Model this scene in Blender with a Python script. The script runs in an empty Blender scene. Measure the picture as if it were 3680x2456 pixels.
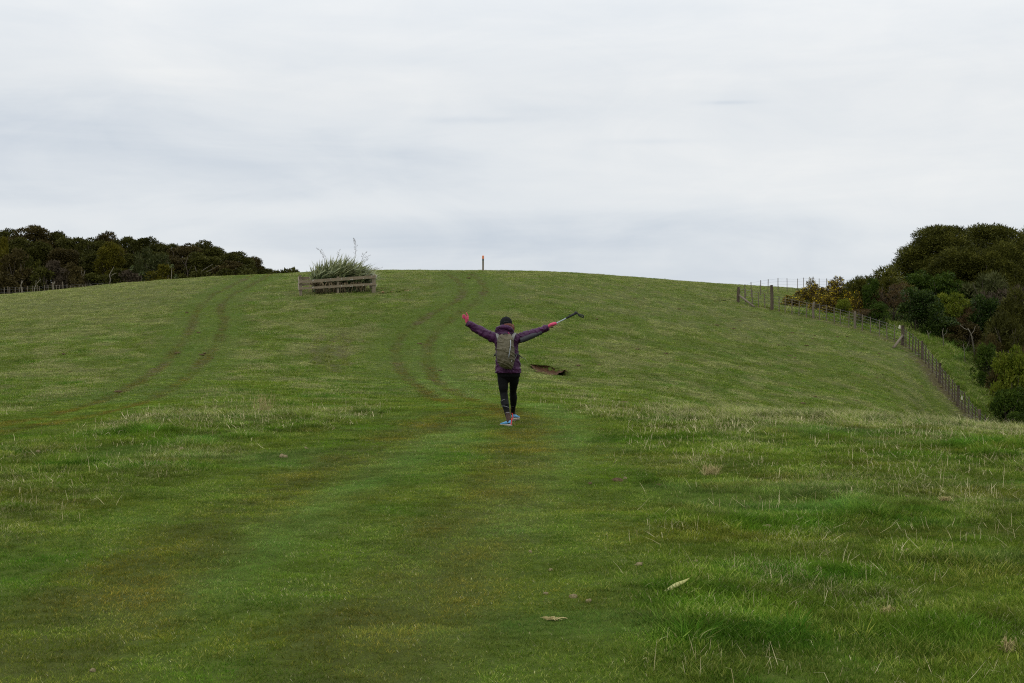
import bpy, math, random
import numpy as np
from mathutils import Vector, Matrix
random.seed(7)
RNG = np.random.default_rng(11)
scene = bpy.context.scene
C = scene.collection

# ------------------------------------------------------------------ camera
cam_d = bpy.data.cameras.new('camera')
cam = bpy.data.objects.new('camera', cam_d); C.objects.link(cam)
cam.location = (0, 0, 1.6)
cam.rotation_euler = (math.radians(90), 0, 0)
cam_d.sensor_width = 36.0
cam_d.lens = 5000.0 / 3680.0 * 36.0
cam_d.shift_y = -78.0 / 3680.0
cam_d.clip_start = 0.1
cam_d.clip_end = 6000
scene.camera = cam

# ------------------------------------------------------------------ world: overcast sky
SUN_EL, SUN_ROT = math.radians(48), math.radians(215)
world = bpy.data.worlds.new('World'); scene.world = world
world.use_nodes = True
wt = world.node_tree; wt.nodes.clear()
def wn(t, **k):
    n = wt.nodes.new(t)
    for a, v in k.items(): setattr(n, a, v)
    return n
def wmath(op, a, b=None, c=None):
    n = wn('ShaderNodeMath', operation=op)
    for i, v in enumerate((a, b, c)):
        if v is None: continue
        if isinstance(v, (int, float)): n.inputs[i].default_value = v
        else: wt.links.new(v, n.inputs[i])
    return n.outputs[0]
out = wn('ShaderNodeOutputWorld')
sky = wn('ShaderNodeTexSky', sky_type='NISHITA'); sky.sun_disc = False
sky.sun_elevation = SUN_EL; sky.sun_rotation = SUN_ROT
bg_sky = wn('ShaderNodeBackground'); bg_sky.inputs['Strength'].default_value = 0.10
wt.links.new(sky.outputs[0], bg_sky.inputs[0])
tc = wn('ShaderNodeTexCoord'); sx = wn('ShaderNodeSeparateXYZ')
wt.links.new(tc.outputs['Generated'], sx.inputs[0])
dx, dy, dz = sx.outputs
zc = wmath('MAXIMUM', dz, 0.0)
az = wmath('ARCTAN2', dx, dy)
den = wmath('ADD', zc, 0.10)
pxn = wmath('DIVIDE', dx, den); pyn = wmath('DIVIDE', dy, den)
def wnoise(xs, ys, sc, det, rough, off, dist=0.0):
    cb = wn('ShaderNodeCombineXYZ')
    wt.links.new(wmath('MULTIPLY', xs[0], xs[1]), cb.inputs[0])
    wt.links.new(wmath('MULTIPLY', ys[0], ys[1]), cb.inputs[1])
    cb.inputs[2].default_value = off
    n = wn('ShaderNodeTexNoise'); n.inputs['Scale'].default_value = sc
    n.inputs['Detail'].default_value = det; n.inputs['Roughness'].default_value = rough; n.inputs['Distortion'].default_value = dist
    wt.links.new(cb.outputs[0], n.inputs['Vector'])
    return n.outputs[0]
n_big = wnoise((pxn, .35), (pyn, 1.0), 0.55, 3, .5, 3.1)       # broad sheets
n_streak = wnoise((az, 4.2), (zc, 26.0), 1.0, 6, .6, 7.7, .5)     # streaks stretched along the horizon
n_soft = wnoise((az, 7.0), (zc, 16.0), 1.2, 5, .55, 1.3, .9)
def gauss(a0, z0, wa, wz):                                     # a soft cloud patch at a bearing and height
    da = wmath('DIVIDE', wmath('SUBTRACT', az, a0), wa)
    dzz = wmath('DIVIDE', wmath('SUBTRACT', zc, z0), wz)
    s = wmath('ADD', wmath('MULTIPLY', da, da), wmath('MULTIPLY', dzz, dzz))
    return wmath('EXPONENT', wmath('MULTIPLY', s, -1.0))
dark = wmath('MULTIPLY', wmath('SUBTRACT', n_streak, .5), 1.7)
dark = wmath('ADD', dark, wmath('MULTIPLY', wmath('SUBTRACT', n_big, .5), 1.1))
dark = wmath('ADD', dark, wmath('MULTIPLY', wmath('SUBTRACT', n_soft, .5), 1.2))
low = wn('ShaderNodeMapRange', interpolation_type='SMOOTHSTEP')
wt.links.new(zc, low.inputs[0])
for i, v in enumerate((0.145, 0.03, 0.0, 0.62)): low.inputs[i + 1].default_value = v
dark = wmath('ADD', dark, low.outputs[0])
for (a0, z0, wa, wz, amp) in ((-.36, .125, .17, .035, .95), (-.12, .105, .14, .020, .65), (-.02, .060, .16, .016, .55),
                              (-.14, .078, .10, .007, -.42), (.30, .105, .20, .05, -.45), (.34, .050, .08, .0055, -.6),
                              (.155, .1525, .022, .0016, .55), (.10, .1265, .035, .0022, .4), (-.03, .142, .045, .0028, .4),
                              (.03, .030, .22, .020, .12), (-.38, .07, .07, .006, -.3)):
    dark = wmath('ADD', dark, wmath('MULTIPLY', gauss(a0, z0, wa, wz), amp))
ramp = wn('ShaderNodeValToRGB')
wt.links.new(wmath('ADD', wmath('MULTIPLY', dark, .5), .3), ramp.inputs[0])
e = ramp.color_ramp.elements
e[0].position = 0.05; e[0].color = (.865, .880, .885, 1)
e[1].position = 0.95; e[1].color = (.60, .66, .735, 1)
m = e.new(.5); m.color = (.76, .797, .832, 1)
# brighter towards the zenith as under any overcast
zr = wn('ShaderNodeMapRange'); wt.links.new(zc, zr.inputs[0])
for i, v in enumerate((0.16, 0.95, 1.0, 1.9)): zr.inputs[i + 1].default_value = v
bg_c = wn('ShaderNodeBackground')
wt.links.new(ramp.outputs[0], bg_c.inputs[0]); wt.links.new(zr.outputs[0], bg_c.inputs[1])
mix = wn('ShaderNodeMixShader'); mix.inputs[0].default_value = 0.96
wt.links.new(bg_sky.outputs[0], mix.inputs[1]); wt.links.new(bg_c.outputs[0], mix.inputs[2])
wt.links.new(mix.outputs[0], out.inputs[0])

# ------------------------------------------------------------------ sun behind the cloud
sl = bpy.data.lights.new('sun', 'SUN'); sl.energy = 0.55; sl.angle = math.radians(25); sl.color = (1, .97, .92)
sun = bpy.data.objects.new('sun', sl); C.objects.link(sun)
sd = Vector((math.sin(SUN_ROT) * math.cos(SUN_EL), math.cos(SUN_ROT) * math.cos(SUN_EL), math.sin(SUN_EL)))
sun.rotation_euler = sd.to_track_quat('Z', 'Y').to_euler()

vs = scene.view_settings
vs.view_transform = 'Standard'; vs.look = 'None'; vs.exposure = 0.0; vs.gamma = 1.0; vs.use_curve_mapping = False
scene.cycles.use_denoising = False; scene.cycles.filter_width = 1.15
scene.cycles.max_bounces = 5; scene.cycles.diffuse_bounces = 3; scene.cycles.glossy_bounces = 2
scene.cycles.transmission_bounces = 3; scene.cycles.transparent_max_bounces = 4

# ------------------------------------------------------------------ helpers
def tag(o, label=None, cat=None, group=None, kind=None):
    if label: o['label'] = label
    if cat: o['category'] = cat
    if group: o['group'] = group
    if kind: o['kind'] = kind
    return o
def empty(name, loc, **k):
    o = bpy.data.objects.new(name, None); C.objects.link(o); o.location = loc
    o.empty_display_size = .2
    return tag(o, **k)
def link(name, me, parent=None, loc=None):
    o = bpy.data.objects.new(name, me); C.objects.link(o)
    if parent is not None: o.parent = parent
    if loc is not None: o.location = loc
    return o
class MB:
    def __init__(s): s.v = []; s.f = []; s.m = []
    def add(s, vs_, fs_, mi=0):
        b = len(s.v); s.v.extend([tuple(p) for p in vs_]); s.f.extend([tuple(i + b for i in f) for f in fs_]); s.m.extend([mi] * len(fs_))
    def box(s, c, size, rot=None, mi=0, taper=1.0):
        R = rot or Matrix.Identity(3); c = Vector(c); out_ = []
        for sz in (-1, 1):
            t = taper if sz > 0 else 1
            for sx_, sy_ in ((-1, -1), (1, -1), (1, 1), (-1, 1)):
                out_.append(c + R @ Vector((sx_ * size[0] / 2 * t, sy_ * size[1] / 2 * t, sz * size[2] / 2)))
        s.add(out_, [(3, 2, 1, 0), (4, 5, 6, 7), (0, 1, 5, 4), (1, 2, 6, 5), (2, 3, 7, 6), (3, 0, 4, 7)], mi)
    def tube(s, pts, rad, n=6, mi=0, flat=1.0):
        pts = [Vector(p) for p in pts]
        if isinstance(rad, (int, float)): rad = [rad] * len(pts)
        rings = []; ref = Vector((0.13, 0.21, 1)).normalized()
        t0 = (pts[1] - pts[0]).normalized()
        if abs(t0.dot(ref)) > .92: ref = Vector((1, .1, 0)).normalized()
        for i, p in enumerate(pts):
            t = (pts[min(i + 1, len(pts) - 1)] - pts[max(i - 1, 0)]).normalized()
            u = t.cross(ref)
            if u.length < 1e-3: u = t.cross(Vector((0, 1, 0)))
            u.normalize(); w = u.cross(t)
            rings += [p + rad[i] * (math.cos(2 * math.pi * k / n) * u + flat * math.sin(2 * math.pi * k / n) * w) for k in range(n)]
        fs = []
        for i in range(len(pts) - 1):
            for k in range(n):
                a = i * n + k; b = i * n + (k + 1) % n
                fs.append((a, b, b + n, a + n))
        fs.append(tuple(range(n - 1, -1, -1))); fs.append(tuple(range((len(pts) - 1) * n, len(pts) * n)))
        s.add(rings, fs, mi)
    def rings(s, secs, n=24, mi=0, p=2.0):
        """stacked closed sections: (centre, x half-width, y half-depth) lofted along z, or with an axis frame (c, a, b, U, W)"""
        vv = []
        for sec in secs:
            c, a, b = Vector(sec[0]), sec[1], sec[2]
            U = Vector(sec[3]) if len(sec) > 3 else Vector((1, 0, 0)); W = Vector(sec[4]) if len(sec) > 4 else Vector((0, 1, 0))
            for k in range(n):
                t = 2 * math.pi * k / n; cs, sn = math.cos(t), math.sin(t)
                vv.append(c + U * (a * math.copysign(abs(cs) ** (2 / p), cs)) + W * (b * math.copysign(abs(sn) ** (2 / p), sn)))
        fs = []
        for i in range(len(secs) - 1):
            for k in range(n):
                q = i * n + k; r = i * n + (k + 1) % n
                fs.append((q, r, r + n, q + n))
        fs.append(tuple(range(n - 1, -1, -1))); fs.append(tuple(range((len(secs) - 1) * n, len(secs) * n)))
        s.add(vv, fs, mi)
    def ball(s, c, r, n=14, m=9, mi=0, rot=None):
        c = Vector(c); r = (r, r, r) if isinstance(r, (int, float)) else r; R = rot or Matrix.Identity(3)
        vv = [c + R @ Vector((0, 0, -r[2]))]
        for i in range(1, m):
            ph = -math.pi / 2 + math.pi * i / m
            for k in range(n):
                t = 2 * math.pi * k / n
                vv.append(c + R @ Vector((r[0] * math.cos(ph) * math.cos(t), r[1] * math.cos(ph) * math.sin(t), r[2] * math.sin(ph))))
        vv.append(c + R @ Vector((0, 0, r[2])))
        fs = [(0, 1 + (k + 1) % n, 1 + k) for k in range(n)]
        for i in range(m - 2):
            for k in range(n):
                a = 1 + i * n + k; b = 1 + i * n + (k + 1) % n
                fs.append((a, b, b + n, a + n))
        t = len(vv) - 1; o_ = 1 + (m - 2) * n
        fs += [(o_ + k, o_ + (k + 1) % n, t) for k in range(n)]
        s.add(vv, fs, mi)
    def mesh(s, name, mats, smooth=False):
        me = bpy.data.meshes.new(name); me.from_pydata(s.v, [], s.f)
        for m_ in (mats if isinstance(mats, (list, tuple)) else [mats]): me.materials.append(m_)
        me.polygons.foreach_set('material_index', s.m)
        if smooth: me.polygons.foreach_set('use_smooth', [True] * len(s.f))
        me.update(); return me
    def build(s, name, mats, parent=None, smooth=False, loc=None):
        return link(name, s.mesh(name, mats, smooth), parent, loc)

def remesh(me, voxel, smooth=4, adapt=0.0, fac=.5):
    o = bpy.data.objects.new('work', me); C.objects.link(o)
    r = o.modifiers.new('r', 'REMESH'); r.mode = 'VOXEL'; r.voxel_size = voxel; r.adaptivity = adapt; r.use_smooth_shade = True
    if smooth:
        q = o.modifiers.new('s', 'SMOOTH'); q.iterations = smooth; q.factor = fac
    bpy.context.view_layer.update()
    dg = bpy.context.evaluated_depsgraph_get()
    new = bpy.data.meshes.new_from_object(o.evaluated_get(dg))
    mats = list(me.materials)
    bpy.data.objects.remove(o)
    new.materials.clear()
    for m_ in mats: new.materials.append(m_)
    new.polygons.foreach_set('material_index', [0] * len(new.polygons))
    new.polygons.foreach_set('use_smooth', [True] * len(new.polygons))
    return new

def np_mesh(name, V, F, mats, attrs=None, smooth=False, nper=None):
    """fast mesh from numpy: V (n,3), F (m,k) with one k"""
    me = bpy.data.meshes.new(name); n = len(V); m_, k = F.shape
    me.vertices.add(n); me.vertices.foreach_set('co', np.ascontiguousarray(V, dtype=np.float32).ravel())
    me.loops.add(m_ * k); me.loops.foreach_set('vertex_index', np.ascontiguousarray(F, dtype=np.int32).ravel())
    me.polygons.add(m_); me.polygons.foreach_set('loop_start', np.arange(0, m_ * k, k, dtype=np.int32))
    if smooth: me.polygons.foreach_set('use_smooth', np.ones(m_, dtype=bool))
    for q in (mats if isinstance(mats, (list, tuple)) else [mats]): me.materials.append(q)
    me.update(calc_edges=True)
    for nm, arr in (attrs or {}).items():
        if arr.ndim == 2:
            a = me.attributes.new(nm, 'FLOAT_VECTOR', 'POINT'); a.data.foreach_set('vector', np.ascontiguousarray(arr, dtype=np.float32).ravel())
        else:
            a = me.attributes.new(nm, 'FLOAT', 'POINT'); a.data.foreach_set('value', np.ascontiguousarray(arr, dtype=np.float32))
    return me

# ---- value noise in numpy
def _h(ix, iy, s):
    n = (ix.astype(np.int64) * 374761393 + iy.astype(np.int64) * 668265263 + s * 974634777) & 0xffffffff
    n = ((n ^ (n >> 13)) * 1274126177) & 0xffffffff
    return ((n ^ (n >> 16)) & 0xffff) / 65535.0
def vnoise(x, y, s=0):
    x = np.asarray(x, float); y = np.asarray(y, float)
    ix = np.floor(x); iy = np.floor(y); fx = x - ix; fy = y - iy
    fx = fx * fx * fx * (fx * (fx * 6 - 15) + 10); fy = fy * fy * fy * (fy * (fy * 6 - 15) + 10)
    a = _h(ix, iy, s); b = _h(ix + 1, iy, s); c = _h(ix, iy + 1, s); d = _h(ix + 1, iy + 1, s)
    return (a + (b - a) * fx) * (1 - fy) + (c + (d - c) * fx) * fy
def fbm(x, y, s=0, o=4, g=.5):
    t = 0; a = 1; n = 0
    for i in range(o):
        t = t + a * vnoise(x, y, s + i * 17); n += a; a *= g; x = x * 2.03 + 3.7; y = y * 2.03 + 1.3
    return t / n

# ------------------------------------------------------------------ materials
def mat(name):
    m_ = bpy.data.materials.new(name); m_.use_nodes = True; t = m_.node_tree
    return m_, t, t.nodes['Principled BSDF']
def N(t, typ, **k):
    n = t.nodes.new(typ)
    for a, v in k.items(): setattr(n, a, v)
    return n
def L(t, a, b): t.links.new(a, b)
def noise_(t, sc, det=4, rough=.55, vec=None, dist=0):
    n = N(t, 'ShaderNodeTexNoise'); n.inputs['Scale'].default_value = sc; n.inputs['Detail'].default_value = det
    n.inputs['Roughness'].default_value = rough; n.inputs['Distortion'].default_value = dist
    if vec is not None: L(t, vec, n.inputs['Vector'])
    return n
def ramp_(t, src, stops):
    r = N(t, 'ShaderNodeValToRGB'); L(t, src, r.inputs[0]); el = r.color_ramp.elements
    el[0].position, el[0].color = stops[0][0], (*stops[0][1], 1); el[1].position, el[1].color = stops[-1][0], (*stops[-1][1], 1)
    for p_, c_ in stops[1:-1]:
        q = el.new(p_); q.color = (*c_, 1)
    return r.outputs[0]
def mix_(t, f, a, b, bt='MIX'):
    n = N(t, 'ShaderNodeMix', data_type='RGBA', blend_type=bt)
    if isinstance(f, (int, float)): n.inputs[0].default_value = f
    else: L(t, f, n.inputs[0])
    for i, v in ((6, a), (7, b)):
        if isinstance(v, (tuple, list)): n.inputs[i].default_value = (*v[:3], 1)
        else: L(t, v, n.inputs[i])
    return n.outputs[2]
def math_(t, op, a, b=None, c=None, clamp=False):
    n = N(t, 'ShaderNodeMath', operation=op, use_clamp=clamp)
    for i, v in enumerate((a, b, c)):
        if v is None: continue
        if isinstance(v, (int, float)): n.inputs[i].default_value = v
        else: L(t, v, n.inputs[i])
    return n.outputs[0]
def bump_(t, h, strength, dist, bsdf):
    b = N(t, 'ShaderNodeBump'); b.inputs['Strength'].default_value = strength; b.inputs['Distance'].default_value = dist
    L(t, h, b.inputs['Height']); L(t, b.outputs[0], bsdf.inputs['Normal']); return b
def attr_(t, nm, inst=False):
    a = N(t, 'ShaderNodeAttribute', attribute_name=nm)
    if inst: a.attribute_type = 'INSTANCER'
    return a.outputs['Fac']

def m_simple(name, c1, c2, sc=20, rough=.8, bump=.3, bdist=.01, spec=.3, det=4):
    m_, t, b = mat(name); co = N(t, 'ShaderNodeTexCoord').outputs['Object']
    n = noise_(t, sc, det, .6, co)
    L(t, ramp_(t, n.outputs[0], [(.3, c1), (.7, c2)]), b.inputs['Base Color'])
    b.inputs['Roughness'].default_value = rough; b.inputs['Specular IOR Level'].default_value = spec
    if bump: bump_(t, n.outputs[0], bump, bdist, b)
    return m_
def m_wood(name, c1, c2, c3, stretch=(1.5, 14, 14), lichen=None, green=None, bump=.5):
    m_, t, b = mat(name); co = N(t, 'ShaderNodeTexCoord').outputs['Object']
    mp = N(t, 'ShaderNodeMapping'); mp.inputs['Scale'].default_value = stretch; L(t, co, mp.inputs[0])
    n = noise_(t, 2.2, 6, .65, mp.outputs[0], .4); n2 = noise_(t, 1.3, 3, .6, co)
    col = ramp_(t, n.outputs[0], [(.28, c1), (.5, c2), (.72, c3)])
    col = mix_(t, math_(t, 'MULTIPLY', n2.outputs[0], .8), col, c2)
    n3 = noise_(t, 6.5, 4, .7, co)
    if lichen: col = mix_(t, ramp_(t, n3.outputs[0], [(.58, (0, 0, 0)), (.68, (1, 1, 1))]), col, lichen)
    if green:
        n4 = noise_(t, 3.1, 4, .7, co); col = mix_(t, ramp_(t, n4.outputs[0], [(.5, (0, 0, 0)), (.7, (.7, .7, .7))]), col, green)
    L(t, col, b.inputs['Base Color']); b.inputs['Roughness'].default_value = .9; b.inputs['Specular IOR Level'].default_value = .15
    bump_(t, n.outputs[0], bump, .01, b); return m_

def m_leaf(name, dark, mid, light, trans=.25, sc=.9, rough=.6, spec=.25, tip=None):
    """leaf colour: per-leaf random attribute 'r', patches by object position"""
    dark = tuple(c * .8 for c in dark); mid = tuple(c * .78 for c in mid); light = tuple(c * .66 for c in light)
    m_, t, b = mat(name); geo = N(t, 'ShaderNodeNewGeometry'); oi = N(t, 'ShaderNodeObjectInfo')
    n = noise_(t, sc, 3, .6, geo.outputs['Position'])
    f = math_(t, 'ADD', math_(t, 'MULTIPLY', attr_(t, 'r'), .68), math_(t, 'MULTIPLY', n.outputs[0], .62))
    f = math_(t, 'ADD', f, math_(t, 'MULTIPLY', math_(t, 'SUBTRACT', oi.outputs['Random'], .5), .18))
    col = ramp_(t, f, [(.25, dark), (.62, mid), (1.0, light)])
    if tip: col = mix_(t, ramp_(t, attr_(t, 'q'), [(.45, (0, 0, 0)), (.6, (1, 1, 1))]), col, tip)
    L(t, col, b.inputs['Base Color']); b.inputs['Roughness'].default_value = rough; b.inputs['Specular IOR Level'].default_value = spec
    if trans:
        tr = N(t, 'ShaderNodeBsdfTranslucent'); L(t, col, tr.inputs[0]); mx = N(t, 'ShaderNodeMixShader'); mx.inputs[0].default_value = trans
        o_ = t.nodes['Material Output']; L(t, b.outputs[0], mx.inputs[1]); L(t, tr.outputs[0], mx.inputs[2]); L(t, mx.outputs[0], o_.inputs[0])
    return m_

# ------------------------------------------------------------------ terrain
D_ = np.array([2, 6, 12, 18, 22, 28, 36, 48, 62, 76, 90, 105, 120, 135, 150, 200, 300, 600, 3500.])
TAB = {
 -1800: [0, 0, 0, -.03, -.15, -.5, -.8, -.8, -.1, .8, 1.8, 2.2, 2.4, 2.5, 2.6, 2.2, 0, -8, -40],
     0: [0, 0, 0, -.03, -.10, -.38, -.6, -.4, .5, 1.7, 2.9, 3.45, 3.45, 3.5, 3.65, 3.4, 1, -8, -40],
   500: [0, 0, 0, -.01, -.04, -.22, -.42, -.3, .65, 2.0, 3.4, 4.4, 4.6, 4.35, 4.15, 3.5, 1, -8, -40],
   900: [0, 0, 0, 0, 0, -.12, -.3, -.2, .8, 2.3, 3.8, 4.95, 5.2, 5.0, 4.6, 3.2, 1, -8, -40],
  1300: [0, 0, 0, 0, 0, -.10, -.35, -.4, .6, 2.4, 4.0, 5.15, 5.8, 5.9, 5.4, 3.5, 1, -8, -40],
  1840: [0, 0, 0, 0, .02, -.06, -.35, -.55, .45, 2.3, 4.1, 5.2, 5.75, 5.9, 5.7, 4.2, 1, -8, -40],
  2300: [0, 0, 0, 0, 0, -.15, -.6, -.9, -.1, 1.4, 3.0, 4.5, 5.2, 5.4, 5.3, 4, 1, -8, -40],
  2775: [0, 0, 0, 0, -.02, -.34, -1.0, -1.6, -1.1, .1, 1.5, 2.9, 4.1, 4.75, 4.6, 3.6, 1, -8, -40],
  3245: [0, 0, 0, 0, -.08, -.5, -1.5, -2.45, -2.45, -1.38, .07, 1.9, 3.2, 4.0, 4.3, 3.6, 1, -8, -40],
  3400: [0, 0, 0, 0, -.12, -.7, -2.0, -3.6, -4.1, -3.3, -1.0, 1.5, 3.0, 3.9, 4.2, 3.6, 1, -8, -40],
  3520: [0, 0, 0, 0, -.16, -.8, -2.3, -4.5, -5.4, -4.46, -2.1, .8, 2.6, 3.6, 4.0, 3.6, 1, -8, -40],
  3680: [0, 0, 0, 0, -.20, -.9, -2.5, -5.0, -6.3, -5.7, -3.6, -.5, 1.8, 3.2, 3.8, 3.6, 1, -8, -40],
  5500: [0, 0, 0, 0, -.30, -1.2, -3.0, -6.0, -8.0, -8.0, -6.5, -4.0, -1, 1, 2, 2, 0, -8, -40]}
def pchip(x, y, xq):
    h = np.diff(x); d = np.diff(y) / h; m_ = np.zeros_like(y)
    for i in range(1, len(x) - 1):
        if d[i - 1] * d[i] > 0:
            w1 = 2 * h[i] + h[i - 1]; w2 = h[i] + 2 * h[i - 1]
            m_[i] = (w1 + w2) / (w1 / d[i - 1] + w2 / d[i])
    m_[0], m_[-1] = d[0], d[-1]
    k = np.clip(np.searchsorted(x, xq) - 1, 0, len(x) - 2); t = (xq - x[k]) / h[k]
    return ((1 + 2 * t) * (1 - t) ** 2 * y[k] + t * (1 - t) ** 2 * h[k] * m_[k] + t * t * (3 - 2 * t) * y[k + 1] + t * t * (t - 1) * h[k] * m_[k + 1])
LD0, LD1, ND = math.log(2.0), math.log(3500.0), 900
U0, U1, NU = -1800.0, 5500.0, 500
_lq = np.linspace(LD0, LD1, ND); _uq = np.linspace(U0, U1, NU)
_cols = sorted(TAB); _A = np.array([pchip(np.log(D_), np.array(TAB[c], float), _lq) for c in _cols])
GRID = np.array([pchip(np.array(_cols, float), _A[:, j], _uq) for j in range(ND)]).T     # (NU, ND)
for _ in range(6):                                                                        # soften the table's kinks
    GRID[1:-1] = (GRID[:-2] + 2 * GRID[1:-1] + GRID[2:]) / 4
def base_h(x, y):
    y = np.maximum(np.asarray(y, float), 0.01); x = np.asarray(x, float)
    u = np.clip(1840 + 5000 * x / y, U0, U1 - 1e-3); l = np.clip(np.log(np.maximum(y, 2.0)), LD0, LD1 - 1e-6)
    a = (u - U0) / (U1 - U0) * (NU - 1); b = (l - LD0) / (LD1 - LD0) * (ND - 1)
    i = np.minimum(a.astype(int), NU - 2); j = np.minimum(b.astype(int), ND - 2); fa = a - i; fb = b - j
    return (GRID[i, j] * (1 - fa) + GRID[i + 1, j] * fa) * (1 - fb) + (GRID[i, j + 1] * (1 - fa) + GRID[i + 1, j + 1] * fa) * fb
def micro(x, y):
    x = np.asarray(x, float); y = np.asarray(y, float)
    f = np.clip((y - 22) / 25, 0, 1)
    near = (fbm(x / 1.1, y / 1.1, 5, 4) - .5) * .085 + (fbm(x / 3.5, y / 3.5, 8, 2) - .5) * .05
    far = (fbm(x / 2.6, y / 1.3, 21, 4, .6) - .5) * .15
    fade = np.clip((y - 2) / 3, 0, 1) * np.clip(1.5 - y / 260, 0, 1)
    px = 1840 + 5000 * x / np.maximum(y, .5)                                   # rough ground beyond the fence
    rough = np.clip((px - 3300) / 150, 0, 1) * np.clip((y - 70) / 6, 0, 1) * (fbm(x / 1.6, y / 1.6, 77, 3) - .4) * .5
    return (near * (1 - f * .4) + far * f + rough) * fade
def raw_h(x, y): return base_h(x, y) + micro(x, y)
def at_raw(px, py, fn):
    d = np.exp(np.linspace(math.log(3.0), math.log(170), 2600))
    x = (px - 1840) / 5000 * d; z = 1.6 - (py - 1150) / 5000 * d
    g = fn(x, d); k = np.nonzero(z <= g)[0]
    if len(k) == 0:
        q = np.argmin(z - g + (d < 60) * 9); return float(x[q]), float(d[q])
    return float(x[k[0]]), float(d[k[0]])

# tyre tracks: where each rut runs over the slope
def trk(pts, s=1.5664): return [at_raw(a * s, b * s, base_h) for a, b in pts]
RUTS_L = [trk([(583, 632), (556, 645), (520, 660), (485, 678), (462, 700), (448, 718), (444, 740), (425, 775), (395, 815), (350, 855), (300, 888), (240, 915), (150, 945), (60, 968), (-60, 992)]),
          trk([(628, 630), (600, 642), (567, 658), (535, 675), (512, 695), (504, 715), (516, 735), (508, 765), (490, 800), (455, 840), (415, 878), (360, 910), (290, 935), (200, 958), (90, 980), (-60, 1008)])]
RUTS_C = [trk([(1022, 626), (1045, 640), (1062, 660), (1062, 676), (1040, 695), (1000, 715), (962, 738), (925, 765), (908, 795), (912, 835), (935, 868), (975, 897), (1030, 920), (1075, 940)]),
          trk([(1078, 628), (1100, 642), (1113, 662), (1105, 685), (1075, 708), (1035, 732), (1002, 758), (981, 790), (979, 825), (990, 858), (1020, 886), (1065, 908), (1115, 930), (1150, 950)])]
FAINT = [trk([(1130, 690), (1090, 712), (1050, 740), (1018, 775), (1008, 815), (1018, 855), (1045, 885), (1085, 908), (1130, 925)]),      # pale line beside the rut
         trk([(955, 800), (958, 845), (975, 880), (1010, 905), (1050, 925)])]
SCAR = [trk([(790, 765), (760, 785), (750, 810), (760, 835), (775, 855)]), trk([(735, 770), (722, 800), (735, 840)]), trk([(800, 775), (785, 810), (795, 840)])]
FAINT += [trk([(1060, 975), (960, 1030), (870, 1082), (760, 1150), (650, 1215), (560, 1268), (440, 1335), (330, 1400)]), trk([(1240, 928), (1285, 955), (1300, 990), (1270, 1060), (1180, 1160), (1080, 1270), (1000, 1370), (930, 1480), (880, 1580)])]
WIDE = [trk([(1150, 950), (1200, 975), (1205, 1010), (1185, 1070), (1150, 1130), (1100, 1200), (1020, 1290), (930, 1390), (830, 1500), (760, 1580)]),
        trk([(1075, 940), (1010, 965), (900, 1010), (780, 1070), (640, 1130), (520, 1190), (400, 1260), (270, 1350), (150, 1450), (0, 1560)])]
MID = trk([(1090, 935), (1080, 990), (1010, 1050), (930, 1110), (830, 1180), (720, 1270), (600, 1370), (480, 1480), (400, 1580)])
FENCE_PX = [(2653, 1090, 100), (2775, 1116, 98), (2923, 1146, 96), (3073, 1182, 93), (3245, 1241, 89), (3315, 1308, 86), (3378, 1393, 82), (3443, 1480, 79), (3520, 1549, 76), (3600, 1610, 73.5)]
FENCE_XY = [((a - 1840) / 5000 * d, float(d)) for a, b, d in FENCE_PX]
def pdist(x, y, poly):
    best = np.full(x.shape, 1e9)
    for (ax, ay), (bx, by) in zip(poly[:-1], poly[1:]):
        vx, vy = bx - ax, by - ay; l2 = vx * vx + vy * vy + 1e-9
        t = np.clip(((x - ax) * vx + (y - ay) * vy) / l2, 0, 1)
        best = np.minimum(best, (x - ax - t * vx) ** 2 + (y - ay - t * vy) ** 2)
    return np.sqrt(best)
HOLE = (1.45, 53.85)
def ss(a, b, v):
    t = np.clip((v - a) / (b - a), 0, 1); return t * t * (3 - 2 * t)
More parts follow.
